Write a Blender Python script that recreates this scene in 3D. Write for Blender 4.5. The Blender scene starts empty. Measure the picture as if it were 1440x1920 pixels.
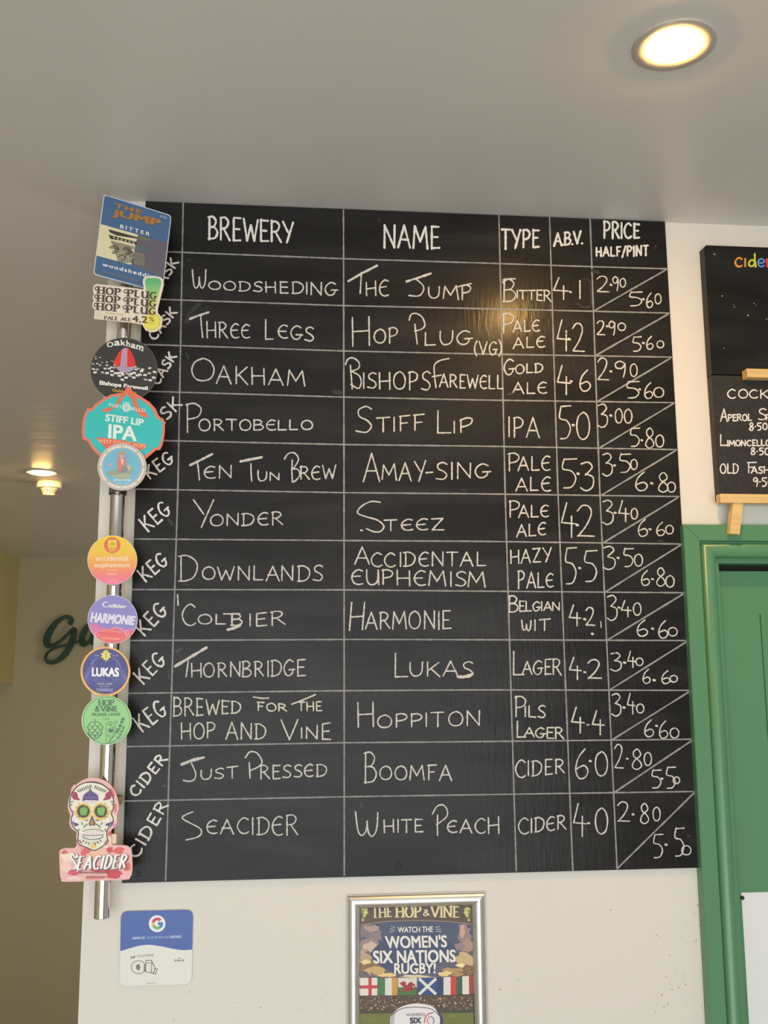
import bpy, math, random
from mathutils import Matrix, Vector

# ------------------------------------------------------------------ camera, world, light, exposure
SC = bpy.context.scene
COL = SC.collection
F, PX, PY = 1863.075, 720.0, 960.0            # focal length and centre for a 1440 x 1920 frame
R = ((0.99543331, -0.00998745, -0.09493562), (-0.09531182, -0.15928925, -0.98262027), (-0.00530835, 0.98718144, -0.15951374))
EYE = 1.75
D = 1.76                                      # distance of the chalkboard's face
WALL = 1.766                                  # face of the wall behind it
cam = bpy.data.cameras.new('camera')
cam.sensor_fit = 'VERTICAL'; cam.sensor_height = 24.0; cam.lens = 24.0 * F / 1920.0
cam.clip_start = 0.02; cam.clip_end = 60
cam_ob = bpy.data.objects.new('camera', cam); COL.objects.link(cam_ob)
M = Matrix([list(R[0]) + [0], list(R[1]) + [0], list(R[2]) + [EYE], [0, 0, 0, 1]])
cam_ob.matrix_world = M
SC.camera = cam_ob
SC.view_settings.view_transform = 'Standard'
SC.view_settings.look = 'None'
SC.view_settings.gamma = 1
SC.view_settings.use_curve_mapping = False
SC.view_settings.exposure = 0.0
world = bpy.data.worlds.new('world'); SC.world = world; world.use_nodes = True
world.node_tree.nodes['Background'].inputs[0].default_value = (0.8, 0.9, 1.0, 1)
world.node_tree.nodes['Background'].inputs[1].default_value = 1.0
WINDOW_POWER = 104.0
BACK_FILL_POWER = 58.0  # strength of the fill light added behind the board wall
LAMP_NEAR, LAMP_FAR = 600.0, 560.0
WARM = (1.0, 0.56, 0.17)
def area_light(name, loc, sx, sy, power, rot, col=(0.93, 0.97, 1.0)):
    l = bpy.data.lights.new(name, 'AREA'); l.shape = 'RECTANGLE'; l.size = sx; l.size_y = sy; l.energy = power
    l.color = col
    o = bpy.data.objects.new(name, l); COL.objects.link(o); o.location = loc; o.rotation_euler = rot
area_light('daylight', (-0.3, -2.53, 1.35), 3.8, 2.1, WINDOW_POWER, (math.radians(90), 0, 0))
area_light('back_room_fill', (3.03, 5.5, 1.2), 1.8, 1.7, BACK_FILL_POWER, (math.radians(90), 0, math.radians(90)), (1.0, .92, .74))  # warm fill from out of view, added to brighten the back room

# ------------------------------------------------------------------ helpers
def lin(c):
    return tuple(((v / 255) / 12.92 if v / 255 <= .04045 else ((v / 255 + .055) / 1.055) ** 2.4) for v in c)
def ray(px, py):
    x, y = px - PX, -(py - PY)
    return [R[i][0] * x + R[i][1] * y - R[i][2] * F for i in range(3)]
def at(px, py, Y=D):
    d = ray(px, py); k = Y / d[1]
    return (d[0] * k, Y, EYE + d[2] * k)
def atz(px, py, Z):
    d = ray(px, py); k = (Z - EYE) / d[2]
    return (d[0] * k, d[1] * k, Z)
ORIGIN = {}
def link(o, parent=None):
    COL.objects.link(o)
    if parent is not None: o.parent = parent
    return o
def tag(o, label=None, cat=None, group=None, kind=None):
    if label: o['label'] = label
    if cat: o['category'] = cat
    if group: o['group'] = group
    if kind: o['kind'] = kind
    return o
def thing(name, label, cat, loc, group=None):
    o = bpy.data.objects.new(name, None); o.empty_display_size = .03; o.location = loc
    link(o); ORIGIN[o.name] = Vector(loc)
    return tag(o, label, cat, group)
class MB:
    def __init__(s): s.v = []; s.f = []; s.c = []; s.sm = []; s.mi = []; s.m = 0
    def vert(s, p): s.v.append(tuple(p)); return len(s.v) - 1
    def face(s, idx, cols=None, smooth=False):
        s.f.append(list(idx)); s.c.append(cols); s.sm.append(smooth); s.mi.append(s.m)
    def poly(s, pts, col=None, smooth=False):
        i = [s.vert(p) for p in pts]; s.face(i, [col] * len(i) if col else None, smooth)
    def box(s, a, b):
        (x0, y0, z0), (x1, y1, z1) = a, b
        i = [s.vert(p) for p in ((x0,y0,z0),(x1,y0,z0),(x1,y1,z0),(x0,y1,z0),(x0,y0,z1),(x1,y0,z1),(x1,y1,z1),(x0,y1,z1))]
        for q in ((3,2,1,0),(4,5,6,7),(0,1,5,4),(1,2,6,5),(2,3,7,6),(3,0,4,7)): s.face([i[k] for k in q])
        return s
    def prism(s, pts, dy, bev=0.0):
        """front outline pts (world, anticlockwise or not) pushed back by dy along +y"""
        n = len(pts)
        c = Vector((0, 0, 0))
        for p in pts: c += Vector(p)
        c /= n
        rings = []
        if bev:
            rings.append([tuple(Vector(p) + (c - Vector(p)).normalized() * bev) for p in pts])
            rings.append([(p[0], p[1] + bev, p[2]) for p in pts])
        else: rings.append(list(pts))
        rings.append([(p[0], p[1] + dy, p[2]) for p in pts])
        ids = [[s.vert(p) for p in r] for r in rings]
        s.face(ids[0]); s.face(list(reversed(ids[-1])))
        for a, b in zip(ids, ids[1:]):
            for k in range(n): s.face([a[k], b[k], b[(k+1) % n], a[(k+1) % n]])
        return s
    def lathe(s, prof, c, axis='z', n=48, cap=True, smooth=True):
        rings = []
        for r, h in prof:
            ring = []
            for k in range(n):
                t = 2 * math.pi * k / n; a, b = r * math.cos(t), r * math.sin(t)
                p = (c[0]+a, c[1]+b, c[2]+h) if axis == 'z' else (c[0]+a, c[1]+h, c[2]+b) if axis == 'y' else (c[0]+h, c[1]+a, c[2]+b)
                ring.append(s.vert(p))
            rings.append(ring)
        for a, b in zip(rings, rings[1:]):
            for k in range(n): s.face([a[k], a[(k+1) % n], b[(k+1) % n], b[k]], smooth=smooth)
        if cap: s.face(list(reversed(rings[0]))); s.face(rings[-1])
        return s
    def build(s, name, mats, parent=None, label=None, recalc=True):
        me = bpy.data.meshes.new(name)
        off = ORIGIN.get(parent.name, Vector((0,0,0))) if parent is not None else Vector((0,0,0))
        me.from_pydata([tuple(Vector(p) - off) for p in s.v], [], s.f)
        mats = mats if isinstance(mats, (list, tuple)) else [mats]
        for m in mats: me.materials.append(m)
        for p, sm, mi in zip(me.polygons, s.sm, s.mi): p.use_smooth = sm; p.material_index = mi
        if any(c for c in s.c):
            at_ = me.color_attributes.new('Col', 'FLOAT_COLOR', 'CORNER')
            k = 0
            for p, c in zip(me.polygons, s.c):
                for j in range(len(p.vertices)):
                    q = c[j] if c else (.5, .5, .5)
                    at_.data[k].color = (q[0], q[1], q[2], 1); k += 1
        if recalc:
            import bmesh
            b = bmesh.new(); b.from_mesh(me); bmesh.ops.recalc_face_normals(b, faces=b.faces); b.to_mesh(me); b.free()
        me.update()
        o = bpy.data.objects.new(name, me); link(o, parent)
        ORIGIN[o.name] = off
        if label: o['label'] = label
        return o
# ------------------------------------------------------------------ materials
MATS = {}
def mat(name, col, rough=.5, metal=0., spec=.5, coat=0., noise=None, bump=None, emit=None):
    """noise = (scale, amount, stretch) mottles the colour, bump = (scale, height, stretch)"""
    m = bpy.data.materials.new(name); m.use_nodes = True; nt = m.node_tree; N = nt.nodes; L = nt.links
    b = N['Principled BSDF']
    b.inputs['Base Color'].default_value = (*col, 1); b.inputs['Roughness'].default_value = rough
    b.inputs['Metallic'].default_value = metal; b.inputs['Specular IOR Level'].default_value = spec
    b.inputs['Coat Weight'].default_value = coat
    def tex(scale, stretch):
        g = N.new('ShaderNodeNewGeometry'); mp = N.new('ShaderNodeMapping'); mp.inputs['Scale'].default_value = stretch
        t = N.new('ShaderNodeTexNoise'); t.inputs['Scale'].default_value = scale; t.inputs['Detail'].default_value = 4
        L.new(g.outputs['Position'], mp.inputs['Vector']); L.new(mp.outputs['Vector'], t.inputs['Vector']); return t
    if noise:
        t = tex(noise[0], noise[2]); r = N.new('ShaderNodeValToRGB')
        r.color_ramp.elements[0].position = .3; r.color_ramp.elements[1].position = .72
        r.color_ramp.elements[0].color = (*[c * (1 - noise[1]) for c in col], 1)
        r.color_ramp.elements[1].color = (*[min(1, c * (1 + noise[1])) for c in col], 1)
        L.new(t.outputs['Fac'], r.inputs['Fac']); L.new(r.outputs['Color'], b.inputs['Base Color'])
    if bump:
        t = tex(bump[0], bump[2]); bp = N.new('ShaderNodeBump'); bp.inputs['Strength'].default_value = 1.0
        bp.inputs['Distance'].default_value = bump[1]
        L.new(t.outputs['Fac'], bp.inputs['Height']); L.new(bp.outputs['Normal'], b.inputs['Normal'])
    if emit:
        b.inputs['Emission Color'].default_value = (*emit[0], 1); b.inputs['Emission Strength'].default_value = emit[1]
    MATS[name] = m
    return m
I1 = (1, 1, 1)
wall_m = mat('cream_wall_paint', lin((226, 222, 212)), .55, noise=(1.6, .03, I1), bump=(60, .0006, I1))
back_m = mat('olive_wall_paint', lin((196, 187, 158)), .6, noise=(.8, .04, I1))
olive_m = mat('olive_boxing_paint', lin((184, 172, 118)), .6, noise=(.8, .05, I1))
ceil_m = mat('grey_ceiling_paint', lin((228, 225, 222)), .34, spec=.5, noise=(2.2, .035, (1, .35, 1)), bump=(9, .0011, (.5, 1, 1)))
floor_m = mat('pale_timber_floor', lin((188, 176, 160)), .45, noise=(6, .2, (1, 8, 1)))
lowfloor_m = mat('dark_timber_floor', lin((92, 74, 54)), .5, noise=(6, .2, (1, 8, 1)))
dark_m = mat('cream_room_paint', lin((204, 202, 196)), .6)
board_m = mat('chalkboard_paint', (.012, .012, .011), .42, spec=.12)
steel_m = mat('polished_steel', (.74, .72, .69), .10, metal=1., bump=(400, .00003, (1, 1, .02)))
brass_m = mat('aged_brass', (.42, .33, .16), .35, metal=1., noise=(60, .3, I1))
alu_m = mat('satin_aluminium', (.74, .76, .77), .32, metal=1., noise=(40, .03, I1))
screw_m = mat('black_screw', (.012, .011, .010), .45, noise=(300, .3, I1))
green_m = mat('green_gloss_paint', lin((88, 142, 102)), .32, spec=.55, noise=(5, .04, (1, 1, .2)), bump=(30, .0004, (1, 1, .15)))
gapshade_m = mat('gap_shade_paint', (.012, .009, .006), .8)
wood_m = mat('pale_pine', lin((228, 192, 130)), .45, noise=(14, .14, (.35, 6, 6)))
plate_m = mat('white_plastic', lin((232, 228, 214)), .4)
black_plate_m = mat('black_plastic', lin((46, 43, 40)), .4)
paper_m = mat('white_paper', lin((232, 235, 236)), .55, noise=(8, .01, I1))
lampring_m = mat('grey_white_lamp_ring', lin((196, 188, 176)), .4)
detector_m = mat('ivory_detector_plastic', lin((240, 230, 205)), .4)
sign_m = mat('dark_green_lettering', lin((28, 66, 44)), .45)
slot_m = mat('vent_slot', (.10, .08, .04), .7)
lamp_m = mat('warm_lamp_diffuser', (.9, .85, .8), .5, emit=(WARM, LAMP_NEAR))
lampfar_m = mat('warm_lamp_diffuser_far', (.9, .85, .8), .5, emit=(WARM, LAMP_FAR))
window_m = mat('white_window_paint', lin((225, 225, 220)), .5)

board_m.node_tree.nodes['Principled BSDF'].inputs['Coat Weight'].default_value = .15
board_m.node_tree.nodes['Principled BSDF'].inputs['Coat Roughness'].default_value = .19
# board: faint rubbed-out chalk, streaked along the board
nt = board_m.node_tree; N = nt.nodes; L = nt.links; b = N['Principled BSDF']
g = N.new('ShaderNodeNewGeometry'); mp = N.new('ShaderNodeMapping'); mp.inputs['Scale'].default_value = (2.2, 1, 11)
t = N.new('ShaderNodeTexNoise'); t.inputs['Scale'].default_value = 1.7; t.inputs['Detail'].default_value = 6; t.inputs['Distortion'].default_value = .7
r = N.new('ShaderNodeValToRGB'); r.color_ramp.elements[0].position = .38; r.color_ramp.elements[1].position = .80
r.color_ramp.elements[0].color = (.0105, .0102, .0096, 1); r.color_ramp.elements[1].color = (.028, .0278, .027, 1)
L.new(g.outputs['Position'], mp.inputs['Vector']); L.new(mp.outputs['Vector'], t.inputs['Vector']); L.new(t.outputs['Fac'], r.inputs['Fac'])
L.new(r.outputs['Color'], b.inputs['Base Color'])
mp2 = N.new('ShaderNodeMapping'); mp2.inputs['Scale'].default_value = (90, 1, 14)
t2 = N.new('ShaderNodeTexNoise'); t2.inputs['Scale'].default_value = 2.0; t2.inputs['Detail'].default_value = 3
bp = N.new('ShaderNodeBump'); bp.inputs['Distance'].default_value = .0008; bp.inputs['Strength'].default_value = .4
L.new(g.outputs['Position'], mp2.inputs['Vector']); L.new(mp2.outputs['Vector'], t2.inputs['Vector']); L.new(t2.outputs['Fac'], bp.inputs['Height'])
L.new(bp.outputs['Normal'], b.inputs['Normal']); L.new(bp.outputs['Normal'], b.inputs['Coat Normal'])

def chalk_mat(name, col, lo, hi, base=(.03, .03, .028)):
    m = bpy.data.materials.new(name); m.use_nodes = True; nt = m.node_tree; N = nt.nodes; L = nt.links
    b = N['Principled BSDF']; b.inputs['Roughness'].default_value = .9; b.inputs['Specular IOR Level'].default_value = .1
    g = N.new('ShaderNodeNewGeometry'); t = N.new('ShaderNodeTexNoise'); t.inputs['Scale'].default_value = 620; t.inputs['Detail'].default_value = 2
    r = N.new('ShaderNodeValToRGB'); r.color_ramp.elements[0].position = lo; r.color_ramp.elements[1].position = hi
    r.color_ramp.elements[0].color = (*base, 1); r.color_ramp.elements[1].color = (*col, 1)
    L.new(g.outputs['Position'], t.inputs['Vector']); L.new(t.outputs['Fac'], r.inputs['Fac']); L.new(r.outputs['Color'], b.inputs['Base Color'])
    return m
chalk_m = chalk_mat('white_chalk', (.64, .625, .585), .16, .44)
chalkpen_m = chalk_mat('white_chalk_pen', (.78, .765, .73), .06, .28)
line_m = chalk_mat('grey_ruled_chalk', (.33, .33, .325), .16, .46)
smear_m = chalk_mat('rubbed_chalk_dust', (.075, .074, .072), .30, .80, (.022, .022, .021))
smear_m.node_tree.nodes['Principled BSDF'].inputs['Roughness'].default_value = .3; smear_m.node_tree.nodes['Principled BSDF'].inputs['Specular IOR Level'].default_value = .2
lemon_m = chalk_mat('pale_yellow_chalk', (.66, .66, .56), .16, .44)
# printed artwork: the ink colour is stored on each face
ink_m = bpy.data.materials.new('printed_ink'); ink_m.use_nodes = True
b = ink_m.node_tree.nodes['Principled BSDF']; b.inputs['Roughness'].default_value = .38
a_ = ink_m.node_tree.nodes.new('ShaderNodeVertexColor'); a_.layer_name = 'Col'
ink_m.node_tree.links.new(a_.outputs['Color'], b.inputs['Base Color'])

# ------------------------------------------------------------------ curves and stroke lettering
def smooth(pts, closed=False, n=7):
    out = []; m = len(pts)
    if m < 3: return list(pts)
    for i in range(m if closed else m - 1):
        if closed: p0, p1, p2, p3 = pts[i-1], pts[i], pts[(i+1) % m], pts[(i+2) % m]
        else: p0, p1, p2, p3 = pts[max(i-1, 0)], pts[i], pts[i+1], pts[min(i+2, m-1)]
        for k in range(n):
            t = k / n
            out.append(tuple(.5 * ((2*p1[j]) + (p2[j]-p0[j])*t + (2*p0[j]-5*p1[j]+4*p2[j]-p3[j])*t*t + (3*p1[j]-p0[j]-3*p2[j]+p3[j])*t**3) for j in (0, 1)))
    if not closed: out.append(pts[-1])
    return out
def circ(cx, cy, rx, ry=None, n=48, a0=0, a1=360, rot=0):
    ry = ry or rx; o = []
    c, s = math.cos(math.radians(rot)), math.sin(math.radians(rot))
    full = abs(a1 - a0) >= 360
    for k in range(n if full else n + 1):
        t = math.radians(a0 + (a1 - a0) * k / n); x, y = rx * math.cos(t), ry * math.sin(t)
        o.append((cx + x*c - y*s, cy + x*s + y*c))
    return o
def rquad(c, r, n=6):
    o = []
    for i in range(4):
        p, a, q = c[i], c[i-1], c[(i+1) % 4]
        def unit(u, v):
            d = math.hypot(v[0]-u[0], v[1]-u[1]); return ((v[0]-u[0]) / d, (v[1]-u[1]) / d)
        ua, ub = unit(p, a), unit(p, q)
        s0 = (p[0]+ua[0]*r, p[1]+ua[1]*r); s1 = (p[0]+ub[0]*r, p[1]+ub[1]*r)
        for k in range(n + 1):
            t = k / n
            o.append(tuple((1-t)**2*s0[j] + 2*t*(1-t)*p[j] + t*t*s1[j] for j in (0, 1)))
    return o
GL = {  # width, strokes ('~' = smooth); y runs up
'A': (.85, ['0,0 .43,1 .85,0', '.15,.36 .70,.36']), 'B': (.72, ['.06,0 .08,1', '~.0,.96 .35,1 .6,.82 .45,.58 .12,.52', '~.12,.52 .5,.5 .7,.28 .5,.04 .0,0']),
'C': (.75, ['~.72,.86 .45,1 .15,.8 .02,.45 .2,.1 .5,0 .75,.12']), 'D': (.8, ['.1,0 .1,.98', '~.0,.97 .35,1 .7,.8 .78,.5 .62,.15 .3,.01 .0,.0']),
'E': (.62, ['.08,0 .08,1', '.08,1 .6,1', '.08,.52 .5,.52', '.08,0 .62,.02']), 'e': (.68, ['~.66,.92 .4,1 .12,.78 .02,.45 .14,.12 .4,0 .68,.06', '.05,.5 .56,.54']),
'F': (.6, ['.08,0 .08,1', '.0,1 .6,1.02', '.08,.52 .48,.54']), 'G': (.82, ['~.74,.88 .45,1 .14,.78 .02,.42 .2,.06 .48,.02 .68,.2 .72,.42', '.42,.4 .86,.42']),
'H': (.78, ['.04,0 .02,1', '.74,0 .72,1', '.03,.48 .73,.52']), 'I': (.12, ['.06,0 .06,1']), 'J': (.7, ['.1,1 .7,1', '~.45,1 .47,.3 .34,.02 .1,.02 .0,.16']),
'K': (.74, ['.05,0 .05,1', '.68,.98 .08,.42', '.24,.54 .74,.0']), 'L': (.62, ['.06,1 .05,.02 .62,.03']), 'M': (1.0, ['0,0 .1,1 .48,.3 .86,1 1,0']),
'N': (.8, ['.04,0 .05,1 .74,.02 .76,1']), 'O': (.85, ['~.42,1 .14,.84 .02,.48 .14,.12 .42,0 .72,.12 .84,.5 .7,.86 .46,1.0']),
'P': (.66, ['.06,0 .06,1', '~.0,.95 .34,1 .62,.82 .5,.54 .08,.44']), 'R': (.74, ['.06,0 .06,1', '~.0,.97 .35,1 .6,.82 .45,.56 .1,.5', '.28,.5 .74,.0']),
'S': (.62, ['~.6,.9 .38,1 .1,.86 .14,.62 .42,.48 .6,.26 .4,.03 .0,.08']), 'T': (.74, ['.0,1 .74,1', '.37,1 .37,0']),
'U': (.76, ['~.04,1 .05,.35 .22,.02 .5,.04 .68,.3 .72,1', '.72,1 .74,.0']), 'u': (.76, ['~.04,1 .04,.4 .2,.02 .5,.02 .7,.32 .74,1']),
'V': (.8, ['0,1 .4,0 .8,1']), 'W': (1.1, ['0,1 .26,0 .55,.72 .82,0 1.1,1']), 'w': (1.1, ['~0,1 .12,.2 .3,.0 .5,.2 .55,.6', '~.55,.6 .62,.15 .8,.0 1.0,.3 1.06,1']),
'X': (.75, ['0,0 .75,1', '0,1 .75,0']), 'Y': (.78, ['0,1 .4,.48', '.78,1 .3,0']), 'Z': (.72, ['0,.98 .66,1 .04,.02 .72,.0']),
'0': (.66, ['~.33,1 .1,.84 .02,.48 .12,.12 .33,0 .56,.14 .64,.52 .54,.86 .36,1']), '1': (.12, ['.06,1 .06,0']),
'2': (.68, ['~.0,.82 .2,.99 .46,.96 .56,.74 .36,.36 .02,.02', '.02,.02 .68,.0']), '3': (.6, ['~.02,.94 .34,1 .52,.82 .22,.56', '~.22,.56 .56,.44 .54,.12 .26,-.02 .0,.08']),
'4': (.62, ['.22,1 .0,.42 .62,.38', '.42,.62 .42,0']), '5': (.6, ['.6,.98 .12,.96', '~.12,.96 .06,.64 .4,.56 .58,.32 .42,.04 .1,.0']),
'6': (.6, ['~.44,1 .14,.7 .02,.28 .18,.0 .46,.04 .58,.26 .4,.44 .06,.32']), '8': (.6, ['~.3,.52 .52,.72 .34,.98 .12,.84 .16,.62 .46,.4 .56,.16 .3,0 .06,.14 .14,.38 .3,.52']),
'9': (.56, ['~.5,.84 .26,1 .04,.84 .1,.58 .34,.56 .5,.8', '~.5,.84 .5,.4 .42,.0']),
'.': (.1, ['.02,.46 .08,.48']), ',': (.1, ['.02,.02 .08,.04']), '-': (.42, ['.0,.42 .42,.44']), '/': (.5, ['0,-.12 .5,1.05']), ' ': (.42, []),
'(': (.26, ['~.24,1.1 .02,.7 .02,.25 .2,-.1']), ')': (.26, ['~.0,1.1 .22,.7 .2,.2 .0,-.15']), '&': (.85, ['~.8,.0 .3,.6 .2,.86 .38,1 .52,.84 .4,.62 .06,.32 .1,.06 .36,.0 .7,.4']),
'!': (.12, ['.06,1 .06,.3', '.05,.02 .07,.04']), '%': (.8, ['.1,0 .7,1', '~.16,1 .02,.8 .16,.6 .3,.8 .16,1', '~.62,.4 .5,.2 .62,.0 .76,.2 .62,.4']),
"'": (.1, ['.05,1 .04,.8']),
}
def glyph_strokes(text, gap=.2):
    """strokes in units of the letter height, plus total width"""
    x = 0; out = []
    for ch in text:
        w, st = GL[ch]
        for s in st:
            sm = s[0] == '~'
            p = [tuple(float(q) for q in k.split(',')) for k in s.lstrip('~').split()]
            if sm: p = smooth(p, n=5)
            out.append([(x + a, b_) for a, b_ in p])
        x += w + gap
    return out, x - gap
def ribbon(mb, pts, w, put, rnd=None, col=None, pen=None, step=1.4):
    """a flat stroke of width w (pixels) along pts (pixels); put() maps a pixel into the scene"""
    if len(pts) < 2: return
    cut = [0]
    for i in range(1, len(pts) - 1):
        u, v = (pts[i][0]-pts[i-1][0], pts[i][1]-pts[i-1][1]), (pts[i+1][0]-pts[i][0], pts[i+1][1]-pts[i][1])
        if abs(math.atan2(u[0]*v[1]-u[1]*v[0], u[0]*v[0]+u[1]*v[1])) > .7: cut.append(i)
    if len(cut) > 1:
        cut.append(len(pts) - 1)
        for i, j in zip(cut, cut[1:]): ribbon(mb, pts[i:j+1], w, put, rnd, col, pen, step)
        return
    fine = pen is not None or col is not None
    mb.k = (getattr(mb, 'k', 0) + 1) % (5 if fine else 24)
    base, lift, prog, grow = put, mb.k * (.0000025 if fine else .00002), [0], (.000005 if fine else .00005)
    def put(x, y):
        p = base(x, y); s_ = 1 - (lift + grow * min(1, prog[0])) / p[1]
        return (p[0]*s_, p[1]*s_, EYE + (p[2]-EYE)*s_)
    q = [pts[0]]
    for a, c in zip(pts, pts[1:]):
        d = math.hypot(c[0]-a[0], c[1]-a[1]); k = max(1, int(d / step)) if rnd else 1
        for i in range(1, k + 1): q.append((a[0]+(c[0]-a[0])*i/k, a[1]+(c[1]-a[1])*i/k))
    L_, R_ = [], []; nz = 0
    for i, p in enumerate(q):
        a, c = q[max(i-1, 0)], q[min(i+1, len(q)-1)]
        dx, dy = c[0]-a[0], c[1]-a[1]; l = math.hypot(dx, dy) or 1; dx /= l; dy /= l
        h = w / 2
        if pen: h *= pen + (1 - pen) * abs(dy)
        if rnd: nz = .6 * nz + .4 * rnd.uniform(-1, 1); h *= 1 + .42 * nz
        L_.append((p[0]-dy*h, p[1]+dx*h)); R_.append((p[0]+dy*h, p[1]-dx*h))
    li, ri = [], []; prog[0] = 0
    for i, (p, r_) in enumerate(zip(L_, R_)):
        prog[0] = i / len(q); li.append(mb.vert(put(*p))); ri.append(mb.vert(put(*r_)))
    for k in range(len(q) - 1):
        mb.face([li[k], li[k+1], ri[k+1], ri[k]], [col]*4 if col else None)
    if pen is None:
        for e, i0, i1, sgn in ((q[0], li[0], ri[0], 1), (q[-1], li[-1], ri[-1], -1)):
            prog[0] = 0 if sgn == 1 else 1 - 1/len(q)
            a0 = math.atan2(mb_xy(L_, R_, sgn)[1], mb_xy(L_, R_, sgn)[0])
            h = math.hypot(*mb_xy(L_, R_, sgn))
            arc = [mb.vert(put(e[0]+h*math.cos(a0+sgn*math.pi*k/4), e[1]+h*math.sin(a0+sgn*math.pi*k/4))) for k in (1, 2, 3)]
            mb.face([i0] + arc + [i1], [col]*5 if col else None)
def mb_xy(L_, R_, sgn):
    k = 0 if sgn == 1 else -1
    return ((L_[k][0]-R_[k][0]) / 2, (L_[k][1]-R_[k][1]) / 2)
FONT = {}
def font_mesh(s, bold=0., space=1.):
    k = (s, bold, space)
    if k not in FONT:
        cu = bpy.data.curves.new('lettering', 'FONT'); cu.body = s; cu.size = 1; cu.offset = bold; cu.space_character = space; cu.resolution_u = 4
        o = bpy.data.objects.new('lettering', cu); me = o.to_mesh()
        v = [(p.co.x, p.co.y) for p in me.vertices]; f = [list(p.vertices) for p in me.polygons]
        o.to_mesh_clear(); bpy.data.objects.remove(o); bpy.data.curves.remove(cu)
        x0, x1 = min(p[0] for p in v), max(p[0] for p in v); y0, y1 = min(p[1] for p in v), max(p[1] for p in v)
        FONT[k] = ([((p[0]-x0) / (x1-x0), (p[1]-y0) / (y1-y0)) for p in v], f, x1-x0, y1-y0)
    return FONT[k]
def bil(q):
    (a, b_, c, d) = q   # TL TR BR BL ; v runs up
    return lambda u, v: tuple((d[j]*(1-u)+c[j]*u)*(1-v) + (a[j]*(1-u)+b_[j]*u)*v for j in (0, 1))
class Art:
    """printed artwork laid in thin layers on a face at depth Y; coordinates are crop pixels of the photograph"""
    def __init__(s, crop, Y): s.o = crop; s.Y = Y; s.n = 2; s.cyc = 0; s.same = 0; s.mb = MB(); s.clip = None; s.step = .00002
    def px(s, x, y): return (s.o[0] + x * s.o[2], s.o[1] + y * s.o[2])
    def put(s, X, Yp): return at(X, Yp, s.Y - s.step * (s.n + s.cyc))
    def cl(s, x, y):
        if s.clip and s.clip[0] == 'r':
            _, a, b_, c, d = s.clip; return (min(max(x, a), c), min(max(y, b_), d))
        if s.clip and s.clip[0] == 'c':
            _, a, b_, rx, ry = s.clip; k = math.hypot((x-a)/rx, (y-b_)/ry)
            return (x, y) if k <= 1 else (a+(x-a)/k, b_+(y-b_)/k)
        return (x, y)
    def level(s, same):
        if same: s.same += 1; s.cyc = (s.same % 8 + 1) * .45
        else: s.n += 1 + (4 if s.cyc else 0); s.cyc = 0
    def poly(s, pts, col, same=False):
        s.level(same)
        cols = [lin(c) for c in col] if isinstance(col, list) else [lin(col)] * len(pts)
        i = [s.mb.vert(s.put(*s.px(*s.cl(*p)))) for p in pts]; s.mb.face(i, cols)
        return s
    def sm(s, pts, col): return s.poly(smooth(pts, True), col)
    def ring(s, cx, cy, rx, ry, w, col, a0=0, a1=360, n=48):
        s.n += 1; s.stroke(circ(cx, cy, rx, ry, n, a0, a1) + ([circ(cx, cy, rx, ry, n)[0]] if a1-a0 >= 360 else []), w, col, same=True)
    def stroke(s, pts, w, col, sm=False, pen=None, same=False, rnd=None):
        if not same: s.level(False)
        if sm: pts = smooth(pts)
        ribbon(s.mb, [s.px(*s.cl(*p)) for p in pts], w * s.o[2], s.put, rnd, lin(col), pen)
    def text(s, t, q, col, bold=0., space=1.):
        m = q if callable(q) else bil(q); v, f, W, H = font_mesh(t, 0., space); c = lin(col)
        for dx, dy in ((0, 0),) if not bold else ((-1, .6), (1, .6), (-1, -.6), (1, -.6), (-1, 0), (1, 0), (0, .6), (0, -.6)):   # bold: struck eight times
            s.n += .2 if bold else 1
            i = [s.mb.vert(s.put(*s.px(*m(p[0]*(1-2*bold/W) + bold/W*(1+dx), p[1]*(1-1.2*bold/H) + bold/H*(.6+dy))))) for p in v]
            for k in f: s.mb.face([i[j] for j in k], [c] * len(k))
    def arc(s, t, cx, cy, r, h, a0, a1, col, bold=0., space=1.):
        """lettering along a circle, angles clockwise from the top; h > 0 reads from outside, h < 0 along the foot"""
        def m(u, v):
            a = math.radians(a0 + (a1-a0)*u); rr = r + h * v
            return (cx + rr*math.sin(a), cy - rr*math.cos(a))
        s.text(t, m, col, bold, space)
    def stext(s, t, q, col, w, pen=.35, serif=True, gap=.2, shear=0.):
        s.n += 1; m = bil(q); st, W = glyph_strokes(t, gap)
        for k in st:
            p = [m((a + shear * b_) / W, b_) for a, b_ in k]
            s.stroke(p, w, col, pen=pen, same=True)
            if serif:
                for e, f_ in ((0, 1), (-1, -2)):
                    d = (p[e][0]-p[f_][0], p[e][1]-p[f_][1])
                    if abs(d[1]) > 1.2 * abs(d[0]) and len(p) < 6:
                        ux, uy = q[1][0]-q[0][0], q[1][1]-q[0][1]; l = math.hypot(ux, uy); k_ = w * .85
                        s.stroke([(p[e][0]-ux/l*k_, p[e][1]-uy/l*k_), (p[e][0]+ux/l*k_, p[e][1]+uy/l*k_)], w*.42, col, same=True)
    def blob(s, cx, cy, rx, ry, col, seed, n=11, var=.3):
        r = random.Random(seed)
        s.sm([(cx + rx*(1+r.uniform(-var, var))*math.cos(2*math.pi*k/n), cy + ry*(1+r.uniform(-var, var))*math.sin(2*math.pi*k/n)) for k in range(n)], col)
    def dashes(s, x0, y0, x1, y1, h, col, n, seed, fill=.7):
        r = random.Random(seed); s.n += 1
        for k in range(n):
            a = (k + .1) / n; c = (k + .1 + fill * r.uniform(.6, 1.1)) / n
            s.stroke([(x0+(x1-x0)*a, y0+(y1-y0)*a), (x0+(x1-x0)*c, y0+(y1-y0)*c)], h * r.uniform(.7, 1), col, pen=1.0, same=True)
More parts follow.
